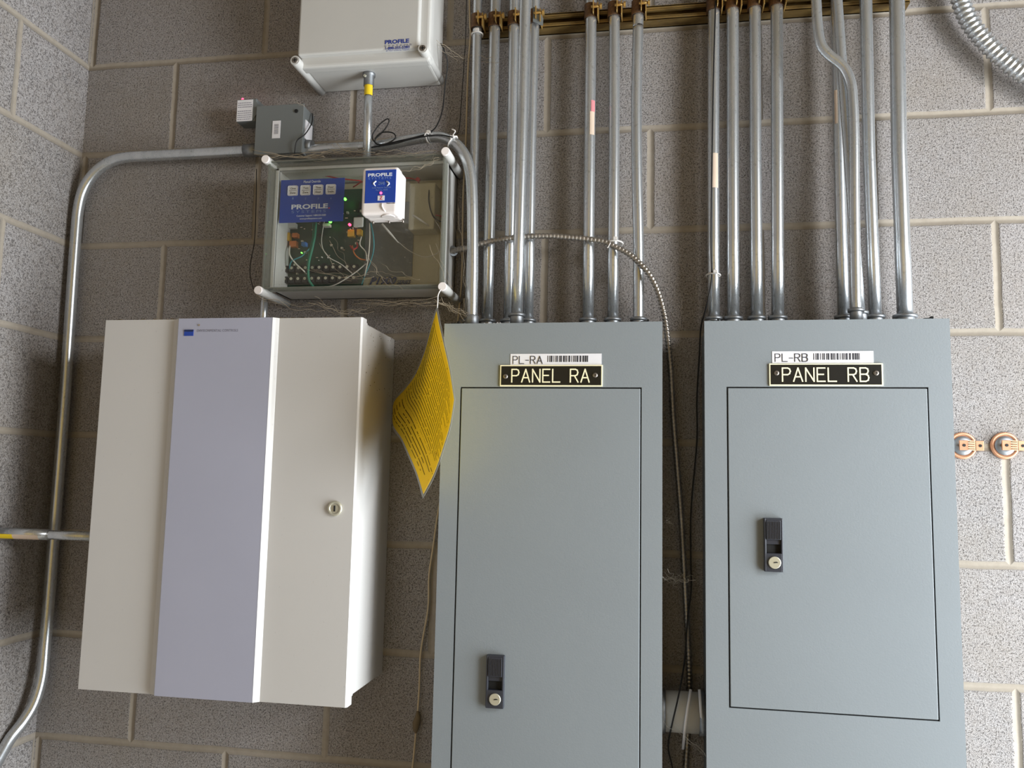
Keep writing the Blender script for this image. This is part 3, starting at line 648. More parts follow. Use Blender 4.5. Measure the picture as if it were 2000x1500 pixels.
# ---------------------------------------------------------------- conduits
ZT = -.612
def line_pts(pts, Y):
    "px points top to bottom -> world path extended to the ceiling side and down to the panel top"
    P = [at(x, y, Y) if len(q) == 0 else at(x, y, q[0]) for x, y, *q in pts]
    d = (P[0] - P[1]); P.insert(0, P[0] + d * ((.55 - P[0].z) / d.z)) if abs(d.z) > 1e-6 else None
    return P
def conduit(label, pts, Y, r, nut=True, sticker=None, smoothk=0, group='galvanized conduits above the panels', ztop=None, nutmat='cast', zbot=ZT, ang=False):
    P = line_pts(pts, Y)
    if ztop is not None:
        P[0] = P[1] + (P[0] - P[1]) * ((ztop - P[1].z) / (P[0].z - P[1].z))
    d = P[-1] - P[-2]; P[-1] = P[-2] + d * ((zbot + .004 - P[-2].z) / d.z)
    root = empty('conduit', P[-1], label, 'conduit', group)
    if smoothk: P.insert(1, P[1] + (P[1] - P[2]).normalized() * .06)
    Q = smooth(P, smoothk) if smoothk else P
    if not smoothk: Q = [Q[0]] + [Q[i].lerp(Q[i + 1], t_) for i in range(len(Q) - 1) for t_ in (.5, 1)]
    MB().sweep(Q, r, 28).build('tube', M['emt'], root)
    if nut:
        b = P[-1]; ax = V3((0, 0, 1)); R = r * 1.18
        MB().sweep([V3((b.x, b.y, ZT)), V3((b.x, b.y, ZT + .026)), V3((b.x, b.y, ZT + .028))], [R, R, R * .93], 28).build('connector', M[nutmat], root)
        n6 = MB(); n6.sweep([V3((b.x, b.y, ZT + .001)), V3((b.x, b.y, ZT + .001 + .004)), V3((b.x, b.y, ZT + .006))], [R * 1.05, R * 1.35, R * 1.3], 8, smooth=False)
        n6.sweep([V3((b.x, b.y, ZT + .021)), V3((b.x, b.y, ZT + .0215)), V3((b.x, b.y, ZT + .0265)), V3((b.x, b.y, ZT + .027))], [R * 1.02, R * 1.3, R * 1.3, R * 1.02], 24)
        n6.build('locknut', M[nutmat], root)
    if sticker:
        for (ya_, yb_, m, lab, xo) in sticker:
            x_ = pts[0][0]; A = at(x_, ya_, Y); Bz = at(x_, yb_, Y)
            def on(z):
                for u_, v_ in zip(P, P[1:]):
                    if min(u_.z, v_.z) <= z <= max(u_.z, v_.z): return u_.lerp(v_, (z - u_.z) / (v_.z - u_.z))
                return P[1]
            # a curved patch hugging the tube's front
            bm = MB(); n = 8; a0, a1 = xo; rows = []
            for z in (A.z, (A.z + Bz.z) / 2, Bz.z):
                c_ = on(z); rows.append([bm.bm.verts.new(c_ + V3((math.sin(math.radians(a0 + (a1 - a0) * i / n)) * (r + .0005), -math.cos(math.radians(a0 + (a1 - a0) * i / n)) * (r + .0005), 0))) for i in range(n + 1)])
            for A_, B_ in zip(rows, rows[1:]):
                for i in range(n): bm.bm.faces.new((A_[i], A_[i + 1], B_[i + 1], B_[i]))
            bm.build('sticker', M[m], root, lab)
    return root, P
def strap(P, r, label, up=0.0):
    "two-piece strut strap round a conduit: band, two ears and a bolt"
    for a, b in zip(P, P[1:]):
        if min(a.z, b.z) <= zc <= max(a.z, b.z): c = a.lerp(b, (zc - a.z) / (b.z - a.z))
    root = empty('pipe_strap', (c.x, -.0285, zc - .014 + up), label, 'pipe clamp', 'strut straps over the conduits')
    R = r + .0022; n = 14; mb = MB(); z0, z1 = zc - .014 + up, zc + .014 + up
    for rad0, rad1 in ((r + .0003, R),):
        prof = []
        for i in range(n + 1):
            t_ = math.pi * i / n; prof.append((c.x - math.cos(t_) * rad1, c.y - math.sin(t_) * rad1))
        inner = []
        for i in range(n + 1):
            t_ = math.pi * (n - i) / n; inner.append((c.x - math.cos(t_) * rad0, c.y - math.sin(t_) * rad0))
        prof = [(c.x - rad1, -.0285)] + prof + [(c.x + rad1, -.0285), (c.x + rad0, -.0285)] + inner + [(c.x - rad0, -.0285)]
        A = [mb.bm.verts.new((x, y, z0)) for x, y in prof]; B = [mb.bm.verts.new((x, y, z1)) for x, y in prof]
        for i in range(len(prof)):
            j = (i + 1) % len(prof); mb.bm.faces.new((A[i], B[i], B[j], A[j]))
        h = len(prof) // 2
        for i in range(h - 1):
            mb.bm.faces.new((A[i], A[i + 1], A[-i - 2], A[-i - 1])); mb.bm.faces.new((B[i + 1], B[i], B[-i - 1], B[-i - 2]))
    mb.build('band', M['rust'], root)
    yfr = c.y - R
    MB().box(c.x + R * .35, c.x + R * .35 + .0022, yfr - .011, yfr + .004, z0 + .002, z1 - .002, .0006).box(c.x + R * 1.0, c.x + R * 1.0 + .0022, yfr - .008, -.0285, z0 - .004, z1 - .006, .0006).build('ear', M['brass'], root, 'gold zinc ears')
    MB().cyl((c.x + R * .1, yfr - .006, zc + up), (c.x + R * 1.0 + .007, yfr - .006, zc + up), .0028, 12).sweep([(c.x + R + .005, yfr - .006, zc + up), (c.x + R + .009, yfr - .006, zc + up)], .0055, 6, smooth=False).build('bolt', M['brass'], root)
    return root
r34 = .0110; YC = -.040
def L(s): return s
cs = []
cs.append(conduit('slim conduit tucked behind the curved one, leftmost into the top of the first panel', [(932, 60), (927, 290), (917, 600)], YC, .0092))
cs.append(conduit('second straight conduit from the left, just right of the curved pipe', [(966, 60), (960, 290), (952, 600)], YC, .0108))
cs.append(conduit('conduit half hidden on the left behind the bright foremost conduit', [(1004, 60), (1000, 290), (994, 600)], YC, .0105))
cs.append(conduit('narrow conduit just right of the bright foremost conduit, tagged with a grey clip', [(1043, 60), (1037, 290), (1032, 600)], YC, .0102))
cs.append(conduit('conduit with the pink and tan sticker above the PANEL RA plate', [(1154, 60), (1151.5, 290), (1148.5, 600)], YC, .0108, sticker=[(200, 222, 'pink', 'pink sticker', (15, 60)), (222, 267, 'tan', 'tan sticker', (5, 55))]))
cs.append(conduit('conduit with the armoured cable tied to it by a white tie', [(1200, 60), (1199.5, 290), (1197, 600)], YC, .0104))
cs.append(conduit('slightly bowed conduit, rightmost of those entering the first panel', [(1246, 60), (1243, 200), (1244, 340), (1247, 480), (1247, 600)], YC, .0102, smoothk=6))
cs.append(conduit('conduit with the beige paper sticker and black wire, leftmost above the second panel', [(1394, 20), (1393, 300), (1394, 600)], YC, .0108, sticker=[(303, 370, 'tan', 'beige paper sticker', (-20, 45))]))
cs.append(conduit('second conduit from the left above the second panel', [(1431, 20), (1431, 300), (1432, 600)], YC, .0112))
cs.append(conduit('third conduit from the left above the second panel', [(1474.5, 20), (1475.5, 300), (1478, 600)], YC, .0108))
cs.append(conduit('fourth conduit from the left above the second panel, beside the wide bare gap', [(1517, 20), (1518, 300), (1519, 600)], YC, .0112))
for (rt, P), nm, up in zip(cs, ('on the slim conduit at the far left', 'on the second conduit from the left', 'on the conduit half hidden by the bright foremost one', 'on the narrow conduit with the grey clip', 'on the conduit with the pink sticker', 'on the conduit with the armoured cable tie', 'on the bowed conduit right of the first group', 'on the conduit with the beige paper sticker', 'on the second conduit above the second panel', 'on the third conduit above the second panel', 'on the conduit left of the wide bare gap'), (0, 0, 0, 0, .004, .004, .004, .002, .002, .002, .002)):
    strap(P, .0110, 'rusty strut strap ' + nm, up)
# foremost bright conduit, no strap
conduit('bright foremost conduit standing clear of the strut, left group', [(1026, 10), (1019, 290), (1010, 600)], -.093, .0106, nutmat='cast')
# S-bent conduit and its neighbours
conduit('conduit with the S bend high up, crossing in front of its neighbour', [(1594, 0, -.100), (1597, 50, -.100), (1604, 88, -.100), (1620, 108, -.100), (1637, 121, -.100), (1651, 136, -.100), (1661, 160, -.100), (1665, 190, -.100), (1668, 260, -.100), (1669, 400, -.100), (1672, 600, -.100)], -.100, .0088, smoothk=6)
conduit('straight conduit passing behind the S bend', [(1634, 20), (1639, 300), (1647, 600)], YC, .0104, sticker=[(180, 245, 'tan', 'torn paper sticker', (-50, -20))])
conduit('slanting conduit leaning right behind the S bent one', [(1637, 20), (1658, 310), (1679, 600)], -.078, .0086)
conduit('conduit just right of the S bent one', [(1691.5, 20), (1697, 300), (1708.5, 600)], YC, .0110)
conduit('wide conduit, rightmost above the second panel', [(1752, 20), (1756, 300), (1767, 600)], YC, .0134)
# grey clip
p = at(1050, 33, -.07)
gc = MB(); A = [at(x, y, -.057) for x, y in ((1041, 12), (1054, 20), (1061, 36), (1060, 50), (1041, 42))]
gc.prism([(a.x, a.z) for a in A], 'y', -.0575, -.0555)
tag(gc.build('metal_clip', M['boxgrey']), 'bent grey metal clip on the strut right of the bright foremost conduit', 'clip')

# curved conduit from the junction box, over the top of the clear enclosure and down into the first panel
cp = [(588, 296, -.030), (640, 290, -.030), (690, 288, -.032), (745, 284, -.036), (800, 274, -.045), (842, 268, -.062), (868, 270, -.075), (892, 283, -.085), (910, 308, -.088), (919, 340, -.088), (922, 380, -.088), (923, 440, -.088), (923, 520, -.088), (922, 600, -.088)]
P = [at(*q) for q in cp]; d = P[-1] - P[-2]; P[-1] = P[-2] + d * ((ZT + .004 - P[-2].z) / d.z)
rt = empty('conduit', P[-1], 'conduit curving over the clear enclosure from the small grey box down to the first panel', 'conduit')
MB().sweep(smooth(P, 6), .0106, 28).build('tube', M['emt'], rt)
b = P[-1]; MB().sweep([V3((b.x, b.y, ZT)), V3((b.x, b.y, ZT + .024)), V3((b.x, b.y, ZT + .026))], [.0125, .0125, .0115], 28).build('connector', M['cast'], rt)

# conduit at the left: junction box, bend, down the corner, bend forward
lp = [(504, 293, -.028), (450, 296, -.028), (380, 300, -.028), (300, 304, -.028), (250, 307, -.028), (220, 314, -.028), (195, 329, -.028), (175, 350, -.028), (161, 376, -.028), (153, 410, -.028), (149, 450, -.028), (141, 560, -.028), (129, 740, -.028), (117, 900, -.028), (105, 1050, -.028), (95, 1180, -.028), (88, 1260, -.030), (82, 1320, -.034), (68, 1370, -.045), (45, 1410, -.062), (12, 1443, -.085), (-30, 1480, -.11), (-80, 1520, -.14)]
P = [at(*q) for q in lp]
for q in P: q.x = max(q.x, XL + .0125)
rt = empty('conduit', P[-1], 'conduit bending down the left corner from the small grey box', 'conduit')
MB().sweep(smooth(P, 6), .0112, 28).build('tube', M['emt'], rt)
a = at(504, 293, -.028); b_ = at(478, 294.5, -.028)
MB().cyl(a, b_, .0135).build('connector', M['cast'], rt)
# short level conduit from the left wall into the cabinet
A = at(-60, 1040, -.150); A.x = XL - .002; B = at(172, 1047.5, -.110); B.x = CX0 + .008
A = V3((XL - .002, -.150, at(8, 1041, -.15).z)); 
rt = empty('conduit', A, 'short level conduit from the left wall into the cream cabinet, with a yellow sticker', 'conduit')
MB().cyl(A, B, .0088).build('tube', M['emt'], rt)
Mx = A.lerp(B, .42); MB().cyl(A, Mx, .0104).build('coupling', M['emt'], rt)
for t0, t1, m, lb in ((.0, .16, 'yel', 'yellow sticker'), (.16, .36, 'tan', 'beige sticker')):
    a, b = A.lerp(B, t0), A.lerp(B, t1); bm = MB(); rows = []
    for c_ in (a, b): rows.append([bm.bm.verts.new(c_ + V3((0, -math.cos(math.radians(g_)) * .0108, -math.sin(math.radians(g_)) * .0108))) for g_ in range(5, 66, 10)])
    for i in range(len(rows[0]) - 1): bm.bm.faces.new((rows[0][i], rows[0][i + 1], rows[1][i + 1], rows[1][i]))
    bm.build('sticker', M[m], rt, lb)

# riser between the top enclosure and the clear one
A = at(720, 168, -.070); B = at(717, 300, -.070); A.z = TZ0 + .004; B.z = EZ1 - .002
rt = empty('conduit', B, 'short riser between the two plastic enclosures, with a yellow sticker near its top', 'conduit')
MB().cyl(A, B, .0082).build('tube', M['emt'], rt)
MB().sweep([A, A - V3((0, 0, .010)), A - V3((0, 0, .0105)), A - V3((0, 0, .030))], [.0125, .0125, .0102, .0102], 24).build('connector', M['cast'], rt)
MB().cyl(A + V3((-.004, -.0100, -.014)), A + V3((-.004, -.014, -.014)), .0028, 10).build('set_screw', M['nickel'], rt)
bm = MB(); rows = []
zz0 = at(720, 164, -.078).z; zz1 = at(720, 184, -.078).z
for z in (zz0, zz1):
    c_ = A.lerp(B, (A.z - z) / (A.z - B.z)); rows.append([bm.bm.verts.new(c_ + V3((math.sin(math.radians(g_)) * .0088, -math.cos(math.radians(g_)) * .0088, 0))) for g_ in range(-60, 81, 14)])
for i in range(len(rows[0]) - 1): bm.bm.faces.new((rows[0][i], rows[0][i + 1], rows[1][i + 1], rows[1][i]))
bm.build('sticker', M['yel'], rt, 'yellow sticker')
# nipple under the clear enclosure
A = V3((at(515, 612, -.06).x, -.06, EZ0 + .002)); B = V3((A.x, -.06, CZ1 - .006))
rt = empty('conduit_nipple', B, 'short bright nipple joining the clear enclosure to the cream cabinet below', 'pipe fitting')
MB().cyl(A, B, .0072).build('tube', M['emt'], rt); MB().sweep([B + V3((0, 0, .003)), B + V3((0, 0, .010))], .0105, 6, smooth=False).build('locknut', M['emt'], rt)
# fat nipple between the two panels
A = at(1300, 1388, -.060); 
nz = A.z; rt = empty('conduit_nipple', (1.07, -.06, nz), 'fat pale nipple joining the two grey panels low down', 'pipe fitting')
MB().cyl((1.033, -.06, nz), (1.112, -.06, nz), .034, 36).build('tube', M['pvc'], rt)
MB().cyl((1.034, -.06, nz), (1.044, -.06, nz), .038, 12).build('locknut', M['cast'], rt); MB().cyl((1.100, -.06, nz), (1.111, -.06, nz), .038, 12).build('locknut', M['cast'], rt)

# ---------------------------------------------------------------- junction box and relay
J0, J1, JZ0, JZ1 = pxr(499, 205, 592, 300, -.056)
jb = empty('junction_box', ((J0 + J1) / 2, 0, JZ0), 'square grey steel junction box with a bar code tag, above the clear enclosure', 'junction box')
MB().box(J0 + .002, J1 - .002, -.053, -.001, JZ0 + .002, JZ1 - .002, .002).build('body', M['boxgrey'], jb)
MB().box(J0, J1, -.057, -.054, JZ0, JZ1, .001).build('cover_plate', M['boxgrey'], jb)
c = at(579, 217, -.057); MB().lathe_y((c.x, -.057, c.z), [(.004, 0), (.0035, -.002)], 14).build('cover_screw', M['void'], jb)
g = pxr(532, 236, 547.5, 270, -.0574); tg = MB().box(g[0], g[1], -.0578, -.0571, g[2], g[3]).build('tag', M['label'], jb, 'small white bar code tag')
bc = MB()
for i in range(9):
    z = g[2] + (g[3] - g[2]) * (.25 + .065 * i); bc.box(g[0] + .004, g[1] - .004, -.0581, -.0577, z, z + .0009)
bc.build('barcode', M['ink'], tg)
g = pxr(591, 240, 604, 276, -.03); MB().box(J1 - .0018, J1 + .0004, -.045, -.012, g[2], g[3]).build('side_label', M['label'], jb, 'white label on the right side')
R0, R1, RZ0, RZ1 = pxr(463, 196, 497, 237, -.050)
rl = empty('relay_module', ((R0 + R1) / 2, 0, RZ0), 'small white relay module with red light, on the left of the grey junction box', 'relay')
MB().box(R0, R1 + .004, -.051, -.016, RZ0 - .001, RZ1 + .003, .002).build('housing', M['boxgrey'], rl)
fl = MB().box(R0 + .001, R1 - .003, -.0522, -.0508, RZ0, RZ1).build('face_label', M['label'], rl, 'white printed label')
tx = MB(); rr = random.Random(2)
for i in range(9):
    z = RZ0 + .003 + i * (RZ1 - RZ0 - .006) / 9; x = R0 + .003
    while x < R1 - .006:
        l_ = rr.uniform(.001, .004); 
        if i != 5: tx.box(x, min(x + l_, R1 - .005), -.0525, -.0521, z, z + .0014)
        x += l_ + .001
tx.build('fine_print', M['faint'], fl)
c = at(472, 187, -.045); MB().sweep([(c.x, -.040, RZ1 + .002), (c.x, -.040, RZ1 + .0075), (c.x, -.040, RZ1 + .010)], [.0028, .0028, .0012], 12).build('indicator_light', M['red_led'], rl, 'red glowing indicator')
# relay bracket
g = pxr(494, 182, 515, 210, -.05); p_ = MB().prism([(g[0], JZ1 + .021), (g[0] + .0005, JZ1 - .03), (g[0] + .02, JZ1)], 'y', -.052, -.050)
p_.build('bracket', M['boxgrey'], jb, 'thin grey ear at the top left corner')
# short fittings behind the clear enclosure top
A = at(592, 285, -.03); MB_ = MB().cyl(A, at(610, 287, -.03), .0135)
o = MB_.build('coupling', M['cast']); tag(o, 'short zinc coupling on the right side of the grey junction box', 'pipe fitting')

# ---------------------------------------------------------------- flexible conduits and cables
bxp = [(880, 492, -.040), (897, 487, -.050), (915, 484, -.058), (937, 477, -.0605), (965, 470, -.0605), (997, 465, -.0605), (1030, 462, -.0605), (1055, 461, -.0605), (1080, 461, -.0605), (1105, 463, -.0605), (1130, 465, -.0605), (1155, 468, -.0605), (1180, 472, -.0605), (1200, 481, -.0605), (1230, 497, -.0605), (1255, 520, -.0605), (1272, 542, -.059), (1285, 570, -.055), (1295, 605, -.052), (1300, 630, -.046), (1304, 662, -.042), (1310, 725, -.04), (1315, 816, -.035), (1323, 915, -.032), (1331, 1020, -.03), (1338, 1150, -.03), (1345, 1280, -.024), (1346, 1360, -.012), (1343, 1433, -.010), (1339, 1500, -.010), (1336, 1560, -.012)]
o = ribbed(MB(), pxpath(bxp), .0052, .0008, .0070, 14, 4).build('armoured_cable', M['bx'])
tag(o, 'thin steel armoured cable arching across the conduits and dropping between the two panels', 'cable')
A = at(866, 490, -.03); B = at(886, 491.5, -.042); A.x = EX1
rt = tag(MB().sweep([A, A.lerp(B, .5), B], [.010, .010, .0085], 18).build('cable_connector', M['cast']), 'small zinc connector where the armoured cable leaves the clear enclosure', 'pipe fitting')
fx = [(1862, -60, -.035), (1872, -15, -.035), (1882, 18, -.035), (1896, 46, -.035), (1921, 78, -.035), (1950, 107, -.035), (1985, 135, -.035), (2030, 163, -.035), (2090, 195, -.035)]
o = ribbed(MB(), pxpath(fx), .0148, .0018, .0098, 24, 6).build('flexible_conduit', M['emt'])
tag(o, 'thick ribbed flexible metal conduit curving across the top right corner', 'conduit')
wire('black_cable', 'rubber', [(861, 85, -.05), (868, 100, -.05), (874, 125, -.04), (869, 170, -.03), (864, 215, -.03), (852, 247, -.05), (836, 260, -.078), (815, 267, -.075), (780, 275, -.06), (748, 282, -.05), (733, 279, -.05), (736, 266, -.05), (750, 258, -.05), (768, 260, -.05), (772, 270, -.05), (756, 280, -.05), (738, 282, -.05), (727, 268, -.05), (737, 248, -.05), (754, 233, -.05), (760, 236, -.05), (752, 252, -.05), (732, 272, -.05)], .0013, None, 'thin black cable dropping from the top enclosure and looping above the clear one', 'cable')
wire('black_cable', 'rubber', [(610, 222, -.02), (609, 240, -.035), (596, 262, -.06), (580, 275, -.065), (575, 300, -.060), (573, 306, -.05)], .0012, None, 'short thin black cable hanging across the right edge of the grey junction box', 'cable')
wire('black_cable', 'rubber', [(884, 268, -.105), (860, 264, -.09), (830, 266, -.08), (800, 272, -.07), (772, 280, -.06), (730, 287, -.05), (700, 291, -.05)], .0014, None, 'black cable lying along the top of the curved conduit', 'cable')
wire('black_cable', 'rubber', [(501, 330, -.06), (500, 400, -.05), (497, 470, -.04), (489, 515, -.02), (489, 540, -.02), (495, 565, -.03)], .0009, None, 'fine black wire hanging down the left side of the clear enclosure', 'wire')
wire('black_cable', 'rubber', [(1401, -60, -.0535), (1398, 0, -.0535), (1394, 130, -.0535), (1391, 297, -.0535), (1389, 460, -.0535), (1390, 538, -.0535), (1384, 580, -.06), (1376, 612, -.045), (1369, 639, -.03), (1366, 690, -.015), (1361, 780, -.012), (1361, 861, -.012), (1350, 990, -.012), (1349, 1080, -.015), (1350, 1150, -.022), (1343, 1207, -.042), (1338, 1283, -.05), (1327, 1350, -.09), (1313, 1413, -.10), (1305, 1457, -.05), (1312, 1493, -.02), (1325, 1550, -.02)], .0014, None, 'long thin black cable taped to a conduit and falling between the two panels', 'cable')
wire('beige_wire', 'beige', [(917, -60, -.010), (917, 2, -.010), (918, 50, -.010), (919, 68, -.010), (914, 140, -.010), (910, 270, -.010), (906, 350, -.012), (904, 412, -.012), (902, 537, -.012), (897, 600, -.012), (891, 660, -.010), (885, 760, -.008), (872, 900, -.006), (855, 1004, -.006), (846, 1068, -.006), (838, 1124, -.006), (836, 1188, -.006), (822, 1272, -.006), (819, 1340, -.006), (815, 1400, -.006), (806, 1496, -.006), (798, 1560, -.006)], .0019, None, 'thin beige wire running down the wall and past the left edge of the first panel', 'wire')
wire('black_cable', 'rubber', [(913, -60, -.008), (911, 10, -.008), (909, 80, -.008), (901, 200, -.008), (896, 255, -.01), (886, 262, -.06)], .0008, None, 'hair thin black wire beside the beige wire at the top', 'wire')
# white cable ties
def tie(px, py, Y, R, axis, label, tail=None):
    c_ = at(px, py, Y); root = empty('cable_tie', c_, label, 'cable tie', 'white cable ties')
    ax = V3(axis).normalized(); a = ax.orthogonal().normalized(); b = ax.cross(a)
    loop = [c_ + a * (math.cos(t_) * R) + b * (math.sin(t_) * R) for t_ in [2 * math.pi * i / 20 for i in range(21)]]
    MB().sweep(loop, .0017, 6, cap=False).build('loop', M['tie'], root)
    h = c_ + V3((.2 * R, -R, .3 * R)); MB().box(h.x - .004, h.x + .004, h.y - .005, h.y + .001, h.z - .003, h.z + .003, .001).build('tie_head', M['tie'], root)
    if tail: MB().sweep(smooth([at(*q) for q in tail], 5), .0012, 6).build('tail', M['tie'], root)
tie(838, 268, -.062, .0125, (1, -.3, .05), 'white tie at the left end of the curved conduit bend', [(838, 262, -.085), (832, 260, -.088), (829, 265, -.088)])
tie(884, 277, -.082, .0125, (.8, 0, -.7), 'white tie at the top of the curved conduit bend', [(884, 264, -.10), (889, 256, -.105), (882, 252, -.105)])
tie(1199, 476, -.049, .0165, (0, .1, 1), 'white tie holding the armoured cable to a conduit', [(1192, 474, -.068), (1188, 482, -.067), (1186, 484, -.067)])
tie(1393, 538, -.042, .0125, (0, .1, 1), 'white tie holding the black cable to the conduit above the second panel', [(1400, 538, -.056), (1406, 540, -.056)])
tie(932, 68, -.040, .0110, (0, .1, 1), 'dusty white tie round the slim conduit at top left of the group')
# white tape strips between the panels, over the nipple
for pts, lb in (([(1349, 1347, -.085), (1343, 1385, -.102), (1338, 1420, -.102), (1334, 1462, -.07)], 'short white strip hanging over the fat nipple, left one'), ([(1366, 1347, -.085), (1369, 1390, -.100), (1373, 1430, -.085)], 'short white strip beside the second panel over the fat nipple')):
    o = MB().sweep([at(*q) for q in pts], .0026, 6).build('paper_strip', M['label']); tag(o, lb, 'strip')

# ---------------------------------------------------------------- copper ground bus clips at the right
def stud(px, py, first):
    c_ = at(px, py, -.012); lab = 'copper ground clip on a round standoff, %s' % ('touching the right edge of the PANEL RB box' if first else 'rightmost, at the photo edge')
    root = empty('ground_clip', (c_.x, 0, c_.z), lab, 'electrical fitting', 'copper ground clips')
    MB().lathe_y((c_.x, 0, c_.z), [(.0235, -.0005), (.0235, -.003), (.0215, -.0045), (.0175, -.0035), (.0175, -.0030)], 36).build('cup', M['copper'], root)
    MB().lathe_y((c_.x, 0, c_.z), [(.0170, -.003), (.0165, -.0045), (.010, -.006)], 30).build('washer', M['cast'], root)
    x = c_.x; z = c_.z; w_ = .0085
    MB().box(x - .011, x + .004, -.020, -.017, z - w_, z + w_, .0006).build('front_tab', M['copper'], root, 'bright tab with a hole')
    MB().prism([(x + .003, -.020), (x + .019, -.0085), (x + .019, -.0060), (x + .003, -.017)], 'z', z - w_, z + w_).build('ramp', M['copper'], root)
    MB().prism([(x + .0175, -.009), (x + .0175, -.002), (x + .0195, -.002), (x + .0195, -.009)], 'z', z - w_, z + w_).build('bend', M['rust'], root)
    MB().box(x + .0195, x + .033, -.0075, -.0050, z - w_, z + w_, .0006).build('end_tab', M['copper'], root)
    h_ = MB()
    for hx, hy in ((x - .0035, -.0203), (x + .027, -.0078)): h_.lathe_y((hx, hy, z), [(.0026, 0), (.0026, -.0004)], 14)
    h_.build('hole', M['void'], root, 'small dark holes')
    for i in range(4):
        zz = z - .006 + i * .004; MB().prism([(x + .004, -.0215), (x + .016, -.0125), (x + .016, -.0105), (x + .004, -.0185)], 'z', zz - .0008, zz + .0008).build('ridge', M['rust'], root)
    MB().cyl((x - .0035, -.003, z), (x - .0035, -.0165, z), .004, 12).build('stud', M['brass'], root)
stud(1884, 870, True); stud(1967, 870, False)

# ---------------------------------------------------------------- yellow laminated sheet
def edge(pts, ya, yb, n=24):
    m = len(pts) - 1
    P = [at(x, y, ya + (yb - ya) * i / m) for i, (x, y) in enumerate(pts)]
    S = smooth(P, 10); L_ = [0]
    for a, b in zip(S, S[1:]): L_.append(L_[-1] + (b - a).length)
    out = []; j = 0
    for i in range(n + 1):
        t_ = L_[-1] * i / n
        while j < len(L_) - 2 and L_[j + 1] < t_: j += 1
        out.append(S[j].lerp(S[j + 1], (t_ - L_[j]) / max(1e-9, L_[j + 1] - L_[j])))
    return out
YT, YL, YR_, YBt = -.135, -.020, -.315, -.215
TR = edge([(854, 597), (861, 633), (868, 665), (879, 715), (889, 781)], YT, YR_)
TL = edge([(854, 597), (843, 634), (829, 685), (812, 727), (792, 755), (770, 780), (768, 806)], YT, YL)
RB = edge([(889, 781), (880, 836), (868, 875), (857, 909), (845, 939), (826, 974)], YR_, YBt)
LB = edge([(768, 806), (768, 836), (784, 861), (798, 892), (812, 925), (820, 951), (826, 974)], YL, YBt)
n = 24; sh = MB(); bm = sh.bm; uvl = bm.loops.layers.uv.new('UVMap'); grid = []
T_, R_, L__, B_ = TR[0], TR[-1], TL[-1], RB[-1]
for i in range(n + 1):
    row = []; v = i / n
    for j in range(n + 1):
        u = j / n
        p = TR[j] * (1 - v) + LB[j] * v + TL[i] * (1 - u) + RB[i] * u - (T_ * (1 - u) * (1 - v) + R_ * u * (1 - v) + L__ * (1 - u) * v + B_ * u * v)
        row.append(bm.verts.new(p))
    grid.append(row)
for i in range(n):
    for j in range(n):
        f = bm.faces.new((grid[i][j], grid[i][j + 1], grid[i + 1][j + 1], grid[i + 1][j])); f.smooth = True
        for lp_, (a, b) in zip(f.loops, ((j, i), (j + 1, i), (j + 1, i + 1), (j, i + 1))): lp_[uvl].uv = (a / n, b / n)
shr = empty('instruction_sheet', T_, 'curled yellow laminated instruction sheet hanging by one corner from the clear enclosure', 'sheet')
o = sh.build('laminated_page', M['sheet'], shr)
so = o.modifiers.new('thick', 'SOLIDIFY'); so.thickness = .0006
MB().sweep(smooth([V3((.643, -.128, -.540)), at(856, 575, -.132), at(855, 588, -.134), at(854, 602, YT)], 5), .0012, 6).build('string', M['tie'], shr, 'pale string')

# ---------------------------------------------------------------- cobwebs and dust
def webs(specs, label, seed, mat='web', rad=.0004):
    rr = random.Random(seed); mb = MB()
    for (x0, y0, x1, y1, Y0, Y1, n_, sag) in specs:
        for k_ in range(n_):
            a = at(x0 + rr.uniform(-18, 18), y0 + rr.uniform(-9, 9), Y0); b = at(x1 + rr.uniform(-18, 18), y1 + rr.uniform(-9, 9), Y1); P = []
            for i in range(9):
                t_ = i / 8; p = a.lerp(b, t_); p.z -= sag * 4 * t_ * (1 - t_) * rr.uniform(.6, 1.2); p += V3((rr.uniform(-1, 1), rr.uniform(-.3, .3), rr.uniform(-1, 1))) *   .0035 * (1 if 0 < i < 8 else 0); P.append(p)
            mb.sweep(smooth(P, 3), rad * rr.uniform(.4, 1.5), 5)
    return tag(mb.build('cobweb', M[mat]), label, 'cobweb', None, 'stuff')
webs([(505, 300, 640, 305, -.122, -.12, 7, .003), (600, 300, 720, 296, -.11, -.10, 8, -.004), (640, 285, 720, 300, -.08, -.1, 6, .008), (720, 300, 860, 300, -.12, -.12, 5, .003)], 'dusty cobwebs along the top edge of the clear enclosure', 3, 'web', .00028)
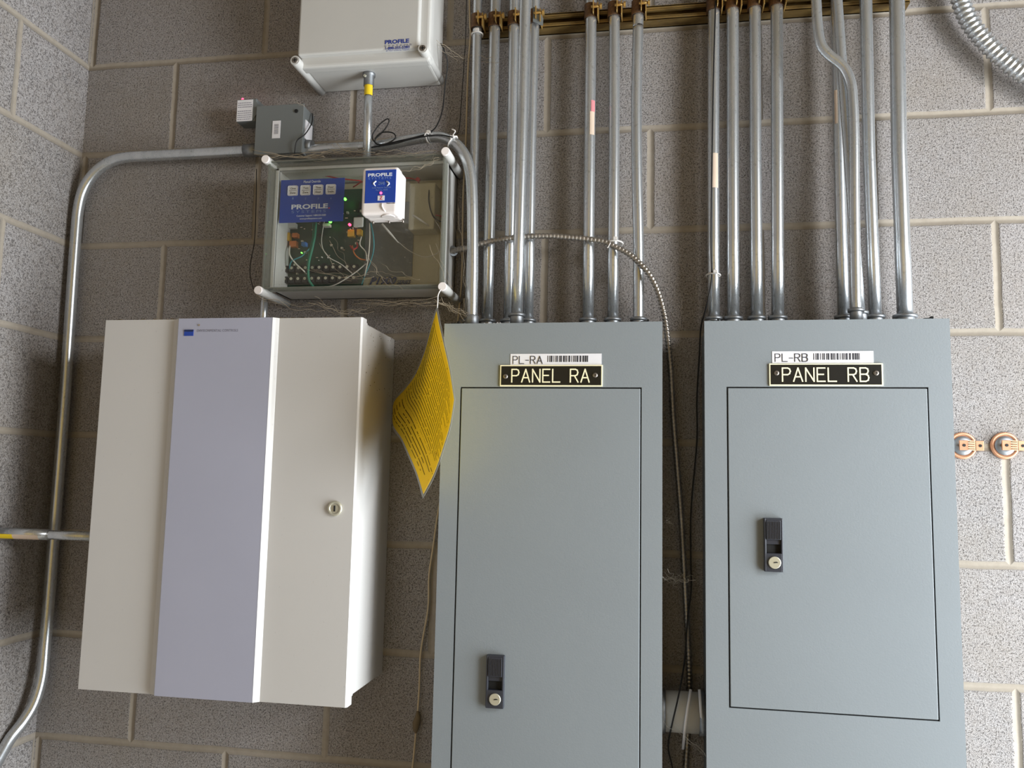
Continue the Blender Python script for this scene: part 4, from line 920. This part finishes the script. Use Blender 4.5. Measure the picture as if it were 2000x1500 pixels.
webs([(505, 580, 620, 600, -.12, -.08, 5, .010), (610, 585, 720, 600, -.12, -.07, 5, .012), (700, 590, 860, 585, -.122, -.12, 6, .004), (860, 585, 925, 622, -.125, -.09, 7, .003), (890, 590, 915, 620, -.12, -.09, 3, .002)], 'dusty cobwebs hanging below the clear enclosure', 4, 'web', .00026)
webs([(600, 520, 720, 540, -.1226, -.1226, 3, .01), (700, 500, 780, 560, -.1226, -.1226, 3, .006), (640, 470, 700, 545, -.1226, -.1226, 3, .01), (790, 330, 860, 310, -.126, -.1226, 4, .006), (745, 520, 805, 548, -.1226, -.1226, 2, .004), (850, 470, 880, 555, -.1226, -.1226, 2, .0)], 'pale cobweb threads clinging to the front of the clear lid', 6, 'web', .00022)
webs([(865, 85, 915, 120, -.12, -.02, 4, .002), (600, 200, 560, 190, -.06, -.1, 2, .003), (905, 110, 960, 118, -.03, -.06, 2, .002), (895, 400, 915, 560, -.06, -.06, 3, 0)], 'loose cobweb threads between the enclosures and the left conduits', 8, 'web', .00025)
webs([(1300, 1120, 1340, 1135, -.10, -.03, 5, .004), (1318, 1128, 1345, 1128, -.04, -.03, 6, .002), (1300, 1400, 1372, 1475, -.10, -.10, 2, .004), (1303, 1010, 1312, 1030, -.08, -.04, 2, 0)], 'pale cobweb caught on the armoured cable between the panels', 9, 'tie')
dm = MB(); rr = random.Random(21)
for x0, x1, y_, Y0, Y1, cnt in ((945, 1000, 625, -.125, -.07, 26), (890, 950, 628, -.13, -.08, 12), (1130, 1150, 618, -.1, -.08, 5)):
    for i in range(cnt):
        c_ = at(rr.uniform(x0, x1), y_, rr.uniform(Y0, Y1)); s = rr.uniform(.001, .004)
        dm.sweep([V3((c_.x - s, c_.y, ZT + s * .5)), V3((c_.x, c_.y, ZT + s)), V3((c_.x + s, c_.y, ZT + s * .5))], [s * .3, s, s * .3], 6)
tag(dm.build('dust_pile', M['label']), 'crumbs of pale debris on top of the first panel', 'debris', None, 'stuff')
c_ = at(813, 1412, -.006)
tag(MB().sweep([c_ + V3((.002, 0, .022)), c_ + V3((.003, -.001, .010)), c_, c_ - V3((.001, 0, .013)), c_ - V3((0, 0, .02))], [.002, .0055, .0075, .005, .001], 10).build('dirt_nest', M['dust']), 'brown dirt nest on the beige wire near the bottom', 'dirt')
